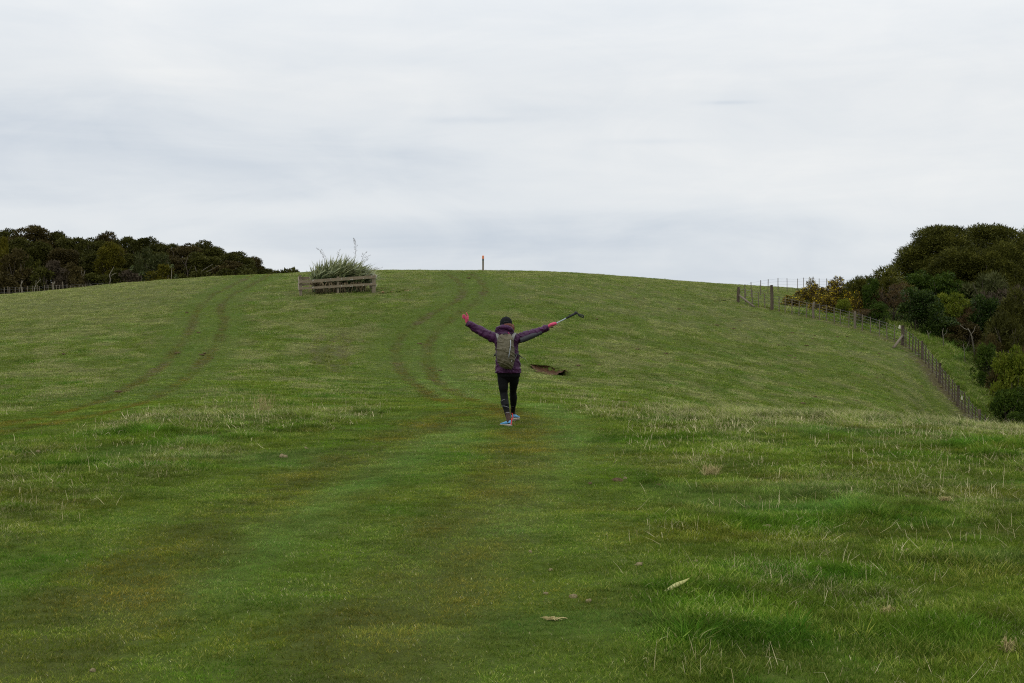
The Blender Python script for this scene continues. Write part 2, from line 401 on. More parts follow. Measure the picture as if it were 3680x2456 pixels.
def masks(x, y):
    """dictionary of 0..1 fields over the ground"""
    x = np.asarray(x, float); y = np.asarray(y, float); wob = (fbm(x / .9, y / .9, 41, 3) - .5) * .35
    px = 1840 + 5000 * x / np.maximum(y, .5)
    m_ = {}
    n1 = fbm(x / 2.2, y / 2.2, 51, 3)
    rl = np.minimum(*[pdist(x, y, p) for p in RUTS_L]) + wob * .9; rc = np.minimum(*[pdist(x, y, p) for p in RUTS_C]) + wob * .9
    rut = np.maximum(1 - ss(.10, .36, rl), (1 - ss(.10, .38, rc)))
    rut = rut * (.42 + .8 * ss(.38, .62, fbm(x / 1.6, y / 2.6, 63, 3))).clip(0, 1)
    m_['rut'] = rut
    patch = ss(.5, .66, fbm(x / 2.6, y / 2.6, 61, 3))
    m_['bare'] = rut * patch * ss(28, 38, y) * .55 * ss(.35, .6, fbm(x / .35, y / .35, 62, 2))
    corr = np.maximum(1 - ss(.6, 1.9, pdist(x, y, RUTS_C[0])), 1 - ss(.6, 1.9, pdist(x, y, RUTS_C[1])))
    corr = np.maximum(corr, np.maximum(1 - ss(.6, 1.5, rl), 0))
    wd = np.minimum(pdist(x, y, WIDE[0]), pdist(x, y, WIDE[1])); md = pdist(x, y, MID)
    m_['wheel'] = (1 - ss(.15, .75, wd + wob * .9)) * ss(36, 24, y)
    m_['mown'] = np.maximum(corr, (1 - ss(.9, 1.7, np.minimum(wd, md) + wob)) * ss(40, 28, y))
    m_['faint'] = np.maximum(1 - ss(.05, .28, pdist(x, y, FAINT[0])), .5 * (1 - ss(.05, .3, pdist(x, y, FAINT[1]))))
    m_['faint'] = np.maximum(m_['faint'], 1.0 * (1 - ss(.08, .60, np.minimum(pdist(x, y, FAINT[2]), pdist(x, y, FAINT[3])) + wob * .5)))
    sc = np.minimum(np.minimum(pdist(x, y, SCAR[0]), pdist(x, y, SCAR[1])), pdist(x, y, SCAR[2])) + wob
    m_['scar'] = (1 - ss(.05, .45, sc))
    lush = .75 * ss(.54, .74, fbm(x / 1.1 + 7, y / .9, 71, 4)) * ss(34, 22, y)
    lush = np.maximum(lush, .6 * ss(.56, .76, fbm(x / 1.2, y / 2.0 + 3, 72, 4)) * ss(20, 34, y))
    for (qx, qy, rx, ry, am) in LUSH_SPOTS:
        g = ((x - qx) / rx) ** 2 + ((y - qy) / ry) ** 2
        lush = np.maximum(lush, am * np.exp(-g * .8) * (.75 + .7 * n1))
    m_['lush'] = np.clip(lush, 0, 1)
    dry = ss(.40, .70, fbm(x / 1.0, y / 1.7, 81, 4)) * .85
    brow = np.exp(-((y - 23.5 - .6 * np.sin(x * .4)) / 2.6) ** 2) * (.35 + .65 * ss(2200, 2700, px)) * (1 - m_['mown'])
    left = ss(900, 300, px) * ss(60, 90, y) * .8
    m_['dry'] = np.clip(dry * (.35 + .65 * ss(26, 40, y)) + .9 * brow + left + .16 * ss(34, 50, y) + .25 * ss(60, 100, y), 0, 1) * (1 - .7 * m_['mown'])
    m_['brow'] = brow
    fd = pdist(x, y, FENCE_XY)
    side = np.zeros_like(x)
    fx = np.interp(y, [q[1] for q in FENCE_XY][::-1], [q[0] for q in FENCE_XY][::-1])
    side = x - fx                                                             # > 0 beyond the fence
    m_['dry'] = m_['dry'] * (1 - .7 * ss(0, .8, side) * ss(68, 74, y) * ss(103, 99, y))
    m_['beyond'] = ss(0, .6, side) * ss(68, 74, y) * ss(103, 99, y)
    strip = (1 - ss(.3, 1.5, fd + wob * 2.2)) * ss(.35, .6, fbm(x / 1.5, y / 1.5, 91, 3) + .18 * ss(90, 82, y)) * ss(70, 74, y)
    h_ = None
    m_['strip'] = strip * (.45 + .55 * ss(92, 86, y))
    hx, hy = HOLE
    m_['hole'] = 1 - ss(.72, .95, np.sqrt(((x - hx) / .80) ** 2 + ((y - hy + 1.05 * (x - hx)) / 1.25) ** 2) + wob * .45)
    return m_
LUSH_SPOTS = []
for (a, b, rx, ry, am) in ((1420, 1012, .55, .5, 1), (1580, 1010, .5, .4, .8), (330, 1290, 1.1, .55, 1), (120, 1320, .7, .5, .7), (600, 1255, .6, .3, .6), (1850, 1310, .5, .4, .9), (1690, 1430, .4, .3, .55),
                           (2080, 1195, .45, .35, .7), (1150, 1430, .5, .4, .7), (1260, 1440, .6, .3, .9), (720, 1380, .8, .35, .6), (2230, 1020, .6, .5, .9), (2150, 1440, .45, .35, .9), (2300, 1440, .4, .3, .9),
                           (560, 985, .7, .6, .8), (300, 1000, .7, .6, .8), (950, 1060, .6, .5, .6)):
    q = at_raw(a * 1.5664, b * 1.5664, base_h); LUSH_SPOTS.append((q[0], q[1], rx, ry, am))
def H(x, y):
    x = np.asarray(x, float); y = np.asarray(y, float); sh = x.shape; x = x.ravel(); y = y.ravel()
    hx, hy = HOLE
    h = raw_h(x, y)
    rl = np.minimum(*[pdist(x, y, p) for p in RUTS_L]); rc = np.minimum(*[pdist(x, y, p) for p in RUTS_C])
    h = h - .05 * (1 - ss(.1, .4, np.minimum(rl, rc))) * ss(24, 34, y)
    sc = np.minimum(np.minimum(pdist(x, y, SCAR[0]), pdist(x, y, SCAR[1])), pdist(x, y, SCAR[2]))
    h = h - .07 * (1 - ss(.1, .4, sc))
    r = np.sqrt(((x - hx) / .82) ** 2 + ((y - hy + 1.05 * (x - hx)) / 1.3) ** 2)
    h = h - .45 * (1 - ss(.9, 1.04, r))
    return h.reshape(sh)
def Hs(x, y): return float(H(np.array([x]), np.array([y]))[0])
def at(px, py): return at_raw(px, py, lambda x, y: H(x, y))
def W(px, py, d): return Vector(((px - 1840) / 5000 * d, d, 1.6 - (py - 1150) / 5000 * d))

# ground sheet: fine in the field that is looked over, coarse elsewhere
th = np.concatenate([np.linspace(-math.pi, -.55, 26)[:-1], np.linspace(-.55, -.43, 14)[:-1], np.linspace(-.43, .43, 620), np.linspace(.43, .55, 14)[1:], np.linspace(.55, math.pi, 26)[1:]])
th[-1] = math.pi
rr = np.concatenate([[.4, 1.0, 1.8, 2.8, 3.8], np.exp(np.linspace(math.log(4.6), math.log(34), 210)), np.exp(np.linspace(math.log(34), math.log(128), 330))[1:], np.exp(np.linspace(math.log(128), math.log(3400), 46))[1:]])
TH, RR = np.meshgrid(th, rr)
GX = RR * np.sin(TH); GY = RR * np.cos(TH)
FY = np.maximum(GY, .3)
GZ = np.where(GY > .3, H(GX, FY), 0.0)
back = ss(.2, -.5, np.cos(TH)); GZ = GZ * (1 - back) + (-RR * .012) * back * (RR > 30)
GZ = np.where(GY <= .3, -np.maximum(RR - 30, 0) * .012, GZ)
# sideways, where the table has no say, keep it level with the sheet
nr, nt = GX.shape
idx = np.arange(nr * nt).reshape(nr, nt)
F = np.stack([idx[:-1, :-1], idx[:-1, 1:], idx[1:, 1:], idx[1:, :-1]], -1).reshape(-1, 4)[:, ::-1]
mk = masks(GX.ravel(), FY.ravel())

m_ground, t, b = mat('pasture soil and thatch')
pos = N(t, 'ShaderNodeNewGeometry').outputs['Position']
na = noise_(t, 9, 6, .7, pos); nb = noise_(t, .8, 4, .6, pos); nc = noise_(t, 70, 3, .7, pos)
col = ramp_(t, na.outputs[0], [(.25, (.045, .070, .007)), (.5, (.070, .110, .010)), (.75, (.105, .145, .016))])
col = mix_(t, math_(t, 'MULTIPLY', attr_(t, 'dry'), .5), col, (.12, .115, .05))
col = mix_(t, math_(t, 'MULTIPLY', attr_(t, 'wheel'), .6), col, (.060, .055, .014))
soil = ramp_(t, na.outputs[0], [(.3, (.055, .040, .020)), (.5, (.090, .068, .036)), (.7, (.16, .125, .072))])
col = mix_(t, attr_(t, 'soil'), col, soil)
L(t, mix_(t, ramp_(t, nc.outputs[0], [(.3, (0, 0, 0)), (.7, (1, 1, 1))]), mix_(t, .5, col, (.02, .018, .008)), col), b.inputs['Base Color'])
b.inputs['Roughness'].default_value = .95; b.inputs['Specular IOR Level'].default_value = .08
bump_(t, na.outputs[0], .8, .05, b)
soilm = np.clip(np.maximum.reduce([mk['bare'], mk['hole'] * 1.0, mk['strip'] * .8, mk['scar'] * .5]), 0, 1)
me = np_mesh('ground', np.stack([GX.ravel(), GY.ravel(), GZ.ravel()], 1), F, m_ground,
             {'dry': mk['dry'], 'wheel': np.maximum(mk['wheel'] * .8, mk['rut'] * .8), 'soil': soilm}, smooth=True)
ground = link('ground', me); tag(ground, 'green sheep pasture rising to a rounded hill crest', kind='structure')

# ------------------------------------------------------------------ grass
m_grass, t, b = mat('grass blades')
pos = N(t, 'ShaderNodeNewGeometry').outputs['Position']
r_ = attr_(t, 'r'); hgt = attr_(t, 'q')
lush_i, dry_i, brn_i, cool_i = (attr_(t, k, True) for k in ('lush', 'dry', 'brown', 'cool'))
val_i = attr_(t, 'val', True)
nL = noise_(t, .55, 4, .6, pos); nS = noise_(t, 3.2, 3, .6, pos)
green = ramp_(t, r_, [(.0, (.030, .084, .004)), (.45, (.084, .166, .010)), (.8, (.185, .250, .032)), (1, (.37, .39, .10))])
green = mix_(t, math_(t, 'MULTIPLY', lush_i, .85), green, ramp_(t, r_, [(0, (.025, .105, .004)), (1, (.070, .200, .010))]))
green = mix_(t, ramp_(t, nL.outputs[0], [(.42, (0, 0, 0)), (.62, (.5, .5, .5))]), green, (.125, .170, .010))
green = mix_(t, math_(t, 'MULTIPLY', cool_i, .5), green, (.12, .21, .055))
brown = ramp_(t, r_, [(0, (.080, .078, .008)), (.6, (.150, .128, .016)), (.82, (.24, .175, .022)), (1, (.38, .27, .035))])
green = mix_(t, brn_i, green, brown)
straw = ramp_(t, r_, [(0, (.20, .21, .06)), (.6, (.34, .33, .14)), (1, (.54, .50, .28))])
isdry = math_(t, 'LESS_THAN', math_(t, 'FRACT', math_(t, 'MULTIPLY', r_, 7.31)), math_(t, 'MULTIPLY', dry_i, .62))
colr = mix_(t, isdry, green, straw)
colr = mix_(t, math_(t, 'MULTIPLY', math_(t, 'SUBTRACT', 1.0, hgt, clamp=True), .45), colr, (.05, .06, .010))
vc = N(t, 'ShaderNodeCombineColor')
for i_ in range(3): L(t, val_i, vc.inputs[i_])
colr = mix_(t, 1.0, colr, vc.outputs[0], 'MULTIPLY')
L(t, colr, b.inputs['Base Color']); b.inputs['Roughness'].default_value = .6; b.inputs['Specular IOR Level'].default_value = .04
tr = N(t, 'ShaderNodeBsdfTranslucent'); L(t, colr, tr.inputs[0]); mx = N(t, 'ShaderNodeMixShader'); mx.inputs[0].default_value = .3
L(t, b.outputs[0], mx.inputs[1]); L(t, tr.outputs[0], mx.inputs[2]); L(t, mx.outputs[0], t.nodes['Material Output'].inputs[0])

def tuft(name, n, rad, hlo, hhi, w, lean, curl, clump=False):
    """one sod of bent blades, each three triangles"""
    ang = RNG.uniform(0, 2 * math.pi, n); rr_ = rad * np.sqrt(RNG.uniform(0, 1, n))
    if clump: rr_ = rad * RNG.uniform(0, 1, n) ** 1.2
    bx, by = rr_ * np.cos(ang), rr_ * np.sin(ang)
    h = RNG.uniform(hlo, hhi, n) * (1 - .45 * (rr_ / rad) ** 2)
    la = np.where(RNG.uniform(0, 1, n) < .5, ang, RNG.uniform(0, 2 * math.pi, n)); ln = RNG.uniform(.05, lean, n) * h; cu = RNG.uniform(0, curl, n) * h
    fa = RNG.uniform(0, 2 * math.pi, n); ww = w * RNG.uniform(.6, 1.3, n)
    lx, ly = np.cos(la), np.sin(la); sx_, sy_ = np.cos(fa) * ww / 2, np.sin(fa) * ww / 2
    def P(f, wd, s): return np.stack([bx + lx * (ln * f + cu * f * f) + s * sx_ * wd, by + ly * (ln * f + cu * f * f) + s * sy_ * wd, h * (f - .0) * (1 - .25 * (curl > .5) * f * RNG.uniform(0, 1, n)) - .004], 1)
    z0 = P(0, 1, -1); z1 = P(0, 1, 1); z2 = P(.55, .8, 1); z3 = P(.55, .8, -1); z4 = P(1, 0, 0); z3[:, 2] = z2[:, 2]
    V = np.stack([z0, z1, z2, z3, z4], 1).reshape(-1, 3); k = np.arange(n)[:, None] * 5
    F_ = np.concatenate([k + np.array([[0, 1, 2]]), k + np.array([[0, 2, 3]]), k + np.array([[3, 2, 4]])], 0)
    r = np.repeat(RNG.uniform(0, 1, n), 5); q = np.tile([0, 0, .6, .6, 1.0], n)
    return np_mesh(name, V, F_, m_grass, {'r': r, 'q': q})
col_t = bpy.data.collections.new('sods')
TUFTS = [('a', 95, .12, .022, .055, .0036, .7, .5), ('b', 95, .12, .02, .05, .0036, .9, .8), ('c', 85, .12, .03, .075, .004, .6, .7), ('d', 85, .11, .04, .10, .0042, .6, .9),
         ('e', 70, .09, .07, .15, .0045, .5, 1.1, True), ('f', 70, .10, .06, .13, .0048, .7, 1.3, True), ('g', 60, .16, .03, .07, .009, .8, .8), ('h', 60, .17, .04, .09, .010, .8, 1.0), ('i', 60, .17, .03, .08, .009, 1.0, .6), ('j', 50, .2, .08, .19, .012, .6, .9)]
for tf in TUFTS:
    o = bpy.data.objects.new('sod_' + tf[0], tuft('sod_' + tf[0], *tf[1:])); col_t.objects.link(o)

def scatter_group():
    ng = bpy.data.node_groups.new('scatter', 'GeometryNodeTree')
    ng.interface.new_socket('Geometry', in_out='INPUT', socket_type='NodeSocketGeometry')
    ng.interface.new_socket('Geometry', in_out='OUTPUT', socket_type='NodeSocketGeometry')
    gi = ng.nodes.new('NodeGroupInput'); go = ng.nodes.new('NodeGroupOutput')
    ip = ng.nodes.new('GeometryNodeInstanceOnPoints'); ci = ng.nodes.new('GeometryNodeCollectionInfo')
    ci.inputs[0].default_value = col_t; ci.inputs['Separate Children'].default_value = True; ci.inputs['Reset Children'].default_value = True
    def at_(nm, ty):
        a = ng.nodes.new('GeometryNodeInputNamedAttribute'); a.data_type = ty; a.inputs[0].default_value = nm; return a.outputs[0]
    ng.links.new(gi.outputs[0], ip.inputs['Points']); ng.links.new(ci.outputs[0], ip.inputs['Instance'])
    ip.inputs['Pick Instance'].default_value = True
    ng.links.new(at_('idx', 'INT'), ip.inputs['Instance Index'])
    ng.links.new(at_('rot', 'FLOAT_VECTOR'), ip.inputs['Rotation']); ng.links.new(at_('scl', 'FLOAT_VECTOR'), ip.inputs['Scale'])
    ng.links.new(ip.outputs[0], go.inputs[0]); return ng
NG = scatter_group()
def strat(x0, x1, y0, y1, dens):
    s = 1 / math.sqrt(dens); xs = np.arange(x0, x1, s); ys = np.arange(y0, y1, s)
    X, Y = np.meshgrid(xs, ys); X = X + RNG.uniform(-.6, .6, X.shape) * s; Y = Y + RNG.uniform(-.6, .6, Y.shape) * s
    return X.ravel(), Y.ravel()
def grass_zone(name, label, y0, y1, dens, pool, fat, reach=.44, extra=1.6):
    X, Y = strat(-y1 * reach - extra, y1 * reach + extra, y0, y1, dens)
    k = np.abs(X) < Y * reach + extra; X, Y = X[k], Y[k]
    mk_ = masks(X, Y); n = len(X); u = RNG.uniform(0, 1, n)
    keep = u > np.clip(mk_['bare'] * .9 + mk_['strip'] * .75 + mk_['hole'] * 2 + mk_['scar'] * .35, 0, .98 + mk_['hole'])
    X, Y = X[keep], Y[keep]; mk_ = {q: v[keep] for q, v in mk_.items()}; n = len(X)
    lu, dr, mo, by_ = mk_['lush'], mk_['dry'], mk_['mown'], mk_['beyond']
    g = fbm(X / .7, Y / .7, 33, 3)
    tall = np.clip(lu * .25 + mk_['brow'] * .5 + (g - .5) * .9 + .16 - mo * .5 + by_ * .5, 0, 1)
    pick = np.minimum((tall + RNG.uniform(-.18, .18, n)).clip(0, .999) * len(pool), len(pool) - 1).astype(int)
    idx_ = np.array(pool)[pick]
    sz = (.65 + .65 * tall) * RNG.uniform(.8, 1.25, n) * fat
    flatten = (1 - .35 * mo) * (1 + .6 * by_)
    attrs = {'val': np.clip(np.exp((fbm(X / .34, Y / .34, 201, 3) - .5) * 1.35 * ss(60, 20, Y) + (fbm(X / .5, Y / .7, 202, 3) - .5) * .6 * ss(20, 60, Y) + (fbm(X / 1.3, Y / 2.4, 205, 3) - .5) * .35 + .14 * ss(28, 45, Y) + RNG.normal(0, .14, n) + .10 - .20 * mk_['rut'] + .10 * mk_['mown'] * ss(40, 30, Y) + .22 * mk_['faint']), .45, 1.7), 'idx': idx_, 'rot': np.stack([RNG.normal(0, .12, n), RNG.normal(0, .12, n), RNG.uniform(0, 6.283, n)], 1),
             'scl': np.stack([sz, sz, sz * flatten], 1), 'lush': np.clip(lu * 1.25 + RNG.normal(0, .12, n), 0, 1), 'dry': np.clip(dr + RNG.normal(0, .12, n), 0, 1),
             'brown': np.clip(np.maximum(mk_['wheel'] * .62, mk_['rut'] * 1.15) * (1.5 * fbm(X / .8, Y / .8, 93, 3) - .08) + ss(.50, .72, fbm(X / 1.0, Y / .8, 94, 3)) * .30 * ss(34, 22, Y) * (1 - lu) + RNG.normal(0, .08, n) + mk_['strip'] * .5 + mk_['scar'] * .3, 0, 1),
             'cool': np.clip(mk_['faint'] + ss(.6, .75, fbm(X / 2.3, Y / 1.2, 95, 3)) * .8 + by_ * .3, 0, 1)}
    V = np.stack([X, Y, H(X, Y) - .003], 1)
    me_ = bpy.data.meshes.new(name); me_.vertices.add(n); me_.vertices.foreach_set('co', V.astype(np.float32).ravel())
    for q, v in attrs.items():
        if q == 'idx':
            a = me_.attributes.new(q, 'INT', 'POINT'); a.data.foreach_set('value', v.astype(np.int32))
        elif v.ndim == 2:
            a = me_.attributes.new(q, 'FLOAT_VECTOR', 'POINT'); a.data.foreach_set('vector', v.astype(np.float32).ravel())
        else:
            a = me_.attributes.new(q, 'FLOAT', 'POINT'); a.data.foreach_set('value', v.astype(np.float32))
    o = link(name, me_); md = o.modifiers.new('scatter', 'NODES'); md.node_group = NG
    tag(o, label, kind='stuff'); return o
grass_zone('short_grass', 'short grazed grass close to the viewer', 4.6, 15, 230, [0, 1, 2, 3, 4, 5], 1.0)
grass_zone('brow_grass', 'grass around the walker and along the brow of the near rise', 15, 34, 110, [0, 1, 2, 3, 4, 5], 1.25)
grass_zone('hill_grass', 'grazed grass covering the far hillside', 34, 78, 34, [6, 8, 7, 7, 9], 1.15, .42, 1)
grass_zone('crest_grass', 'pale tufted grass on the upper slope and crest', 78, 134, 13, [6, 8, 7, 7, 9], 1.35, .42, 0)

# dry stalks: thin bent straws, most of them off the trodden way and along the brow
def stalks():
    n0 = 60000
    Y = np.sqrt(RNG.uniform(5.0 ** 2, 34.0 ** 2, n0)); X = RNG.uniform(-1, 1, n0) * (Y * .43 + .8)
    mk_ = masks(X, Y); u = RNG.uniform(0, 1, n0); cl = ss(.42, .66, fbm(X / .8, Y / .8, 123, 3))
    px = 1840 + 5000 * X / Y
    p = (.03 + .60 * cl ** 2 * (1 - .25 * ss(12, 8, Y))) * (1 - mk_['mown']) ** 2 * (.2 + .8 * ss(1900, 2300, px) + .45 * ss(1100, 500, px) * ss(9, 12, Y)) + mk_['brow'] * .9
    k = u < p; X, Y = X[k], Y[k]; n = len(X); Z = H(X, Y)
    h = RNG.uniform(.035, .13, n) * (1 + .5 * (RNG.uniform(0, 1, n) > .9)); an = RNG.uniform(0, 6.283, n); ln = h * RNG.uniform(.05, 1.3, n) ** 1.3; lx, ly = np.cos(an), np.sin(an)
    w = RNG.uniform(.0010, .0027, n) * (.65 + .35 * ss(7, 12, Y)) * (1 + ss(11, 26, Y) * 1.1); kink = RNG.uniform(-.5, .5, n) * h * .5
    P0 = np.stack([X, Y, Z], 1); bent = RNG.uniform(0, 1, n) < .22; top = h * np.where(bent, .8 - .3 * (ln / h).clip(0, 2), 1.0 - .35 * (ln / h).clip(0, 1.6)).clip(.12, 1)
    mf = np.where(bent, .35, .5); mz = np.where(bent, np.maximum(h * .62, top * .95), top * (.52 + RNG.uniform(-.06, .06, n)))
    P1 = P0 + np.stack([lx * ln * mf + ly * kink * .25, ly * ln * mf - lx * kink * .25, mz], 1); P2 = P0 + np.stack([lx * ln, ly * ln, top], 1)
    V = []
    for P_, f in ((P0, 1), (P1, .85), (P2, .4)):
        for k_ in range(3):
            a = 2.094 * k_; V.append(P_ + np.stack([np.cos(a) * w * f, np.sin(a) * w * f, np.zeros(n)], 1))
    V = np.stack(V, 1).reshape(-1, 3); b_ = np.arange(n)[:, None] * 9; F_ = []
    for r in range(2):
        for k_ in range(3): F_.append(b_ + np.array([[r * 3 + k_, r * 3 + (k_ + 1) % 3, r * 3 + 3 + (k_ + 1) % 3, r * 3 + 3 + k_]]))
    m_, t_, bb = mat('dry straw')
    L(t_, ramp_(t_, attr_(t_, 'r'), [(0, (.24, .20, .08)), (.5, (.46, .40, .19)), (1, (.72, .64, .36))]), bb.inputs['Base Color']); bb.inputs['Roughness'].default_value = .7
    o = link('dry_stalks', np_mesh('dry_stalks', V, np.concatenate(F_), m_, {'r': np.repeat(RNG.uniform(0, 1, n), 9)}))
    tag(o, 'pale dry grass stalks standing and lying in the pasture', kind='stuff')
stalks()

# ------------------------------------------------------------------ trees and shrubs
M_BARK = m_simple('dark bark', (.035, .028, .020), (.11, .09, .07), 9, .95, .6, .02, .1)
M_PALE = m_simple('pale lichened bark', (.11, .095, .07), (.26, .235, .18), 7, .95, .5, .02, .1)
M_KAN = m_leaf('olive kanuka foliage', (.023, .024, .004), (.054, .056, .009), (.120, .120, .022), .12, spec=.08)
M_KAN2 = m_leaf('brown olive foliage', (.028, .022, .006), (.064, .050, .014), (.120, .095, .028), .12, spec=.08)
M_KANY = m_leaf('yellow olive foliage', (.045, .042, .004), (.100, .092, .008), (.190, .165, .016), .2, spec=.08)
M_GRN = m_leaf('green broadleaf foliage', (.018, .034, .004), (.045, .080, .009), (.125, .180, .022), .2, rough=.5, spec=.08)
M_GRND = m_leaf('dark glossy foliage', (.012, .026, .004), (.030, .056, .009), (.105, .150, .028), .15, rough=.45, spec=.1)
M_YEL = m_leaf('yellow green foliage', (.045, .070, .005), (.120, .160, .010), (.260, .285, .030), .25, spec=.12)
M_BRN = m_leaf('brown twiggy foliage', (.042, .027, .009), (.090, .058, .022), (.150, .105, .042), .1, spec=.08)
M_PUR = m_leaf('grey brown twiggy foliage', (.036, .027, .016), (.072, .054, .034), (.125, .098, .062), .1, spec=.08)
M_GREY = m_leaf('grey green foliage', (.026, .034, .008), (.058, .068, .018), (.130, .138, .046), .15, spec=.1)
M_KANR = m_leaf('dark green kanuka foliage', (.022, .025, .004), (.068, .072, .010), (.190, .185, .028), .18, spec=.08)
M_GORSE = m_leaf('gorse spines and flowers', (.034, .028, .006), (.080, .058, .014), (.140, .095, .026), .1, spec=.08, tip=(.52, .40, .016))

def foliage(name, puffs, mat_, size, n_area=2.4, upb=.35, spike=1.6, flowers=0.0, seed=1):
    """leaf sprays scattered through overlapping puffs (cx, cy, cz, r, rz)"""
    rg = np.random.default_rng(seed); Vs, R, Q = [], [], []
    for (cx, cy, cz, r, rz) in puffs:
        n = int(n_area * math.pi * r * (r + rz) / 2 / (size * size * spike * .42))
        d = rg.normal(0, 1, (n, 3)); d[:, 2] += upb * 1.2; d /= np.linalg.norm(d, axis=1)[:, None]
        rad = np.clip(rg.normal(.86, .16, n), .2, 1.14)
        p = d * rad[:, None] * np.array([r, r, rz]) + np.array([cx, cy, cz])
        axis = d * .8 + rg.normal(0, .55, (n, 3)); axis[:, 2] += .35; axis /= np.linalg.norm(axis, axis=1)[:, None]
        sd_ = np.cross(axis, rg.normal(0, 1, (n, 3))); sd_ /= np.linalg.norm(sd_, axis=1)[:, None] + 1e-6
        s = (size * rg.uniform(.6, 1.35, n))[:, None]
        Vs.append(np.stack([p - sd_ * s * .42, p + sd_ * s * .42, p + axis * s * spike], 1))
        R.append(np.repeat(np.clip(rg.uniform(0, 1, n) ** 1.5 * .65 + rg.uniform(0, .35) + .1 * (d[:, 2] > .3), 0, 1), 3))  # random tone, plus light from above painted onto each puff's upper leaves
        Q.append(np.repeat(((rg.uniform(0, 1, n) < flowers * (rad > .8)) * rg.uniform(.55, 1, n)), 3))
    V = np.concatenate(Vs).reshape(-1, 3)
    return np_mesh(name, V, np.arange(len(V)).reshape(-1, 3), mat_, {'r': np.concatenate(R), 'q': np.concatenate(Q)})

def canopy_puffs(rg, w, h, lo, n, r0):
    """umbrella crown: puffs over a dome, layered below it"""
    out_ = []
    for i in range(n):
        a = rg.uniform(0, 6.283); q = math.sqrt(rg.uniform(0, 1)); x, y = q * math.cos(a) * w / 2 * .82, q * math.sin(a) * w / 2 * .82
        r = r0 * rg.uniform(.7, 1.3); topz = lo + (h - r * .78 - lo) * math.sqrt(max(0, 1 - q * q * .93)); lay = rg.uniform(0, 1) ** 1.6
        z = topz - lay * (topz - lo) * .85
        out_.append((x, y, min(z, h - r * .78), r, r * .78))
    return out_
def stems(rg, w, lo, hi, n, r, mb, bend=.5, fork=True):
    for i in range(n):
        a = rg.uniform(0, 6.283); tx, ty = math.cos(a) * w * rg.uniform(.15, .4), math.sin(a) * w * rg.uniform(.15, .4)
        p0 = Vector((rg.uniform(-.2, .2), rg.uniform(-.2, .2), -.35)); p3_ = Vector((tx, ty, hi * rg.uniform(.75, .95)))
        p1 = p0.lerp(p3_, .33) + Vector((rg.uniform(-bend, bend), rg.uniform(-bend, bend), 0)) * .5
        p2 = p0.lerp(p3_, .66) + Vector((rg.uniform(-bend, bend), rg.uniform(-bend, bend), .2)) * .6
        mb.tube([p0, p1, p2, p3_], [r, r * .8, r * .55, r * .2], 6)
        if fork:
            for k in range(2):
                q = p1.lerp(p2, rg.uniform(.2, .9)); e_ = q + Vector((rg.uniform(-1, 1) * w * .25, rg.uniform(-1, 1) * w * .25, (hi - q.z) * rg.uniform(.5, .9)))
                mb.tube([q, q.lerp(e_, .5) + Vector((0, 0, -.15)), e_], [r * .5, r * .35, r * .1], 5)
LIB = {}
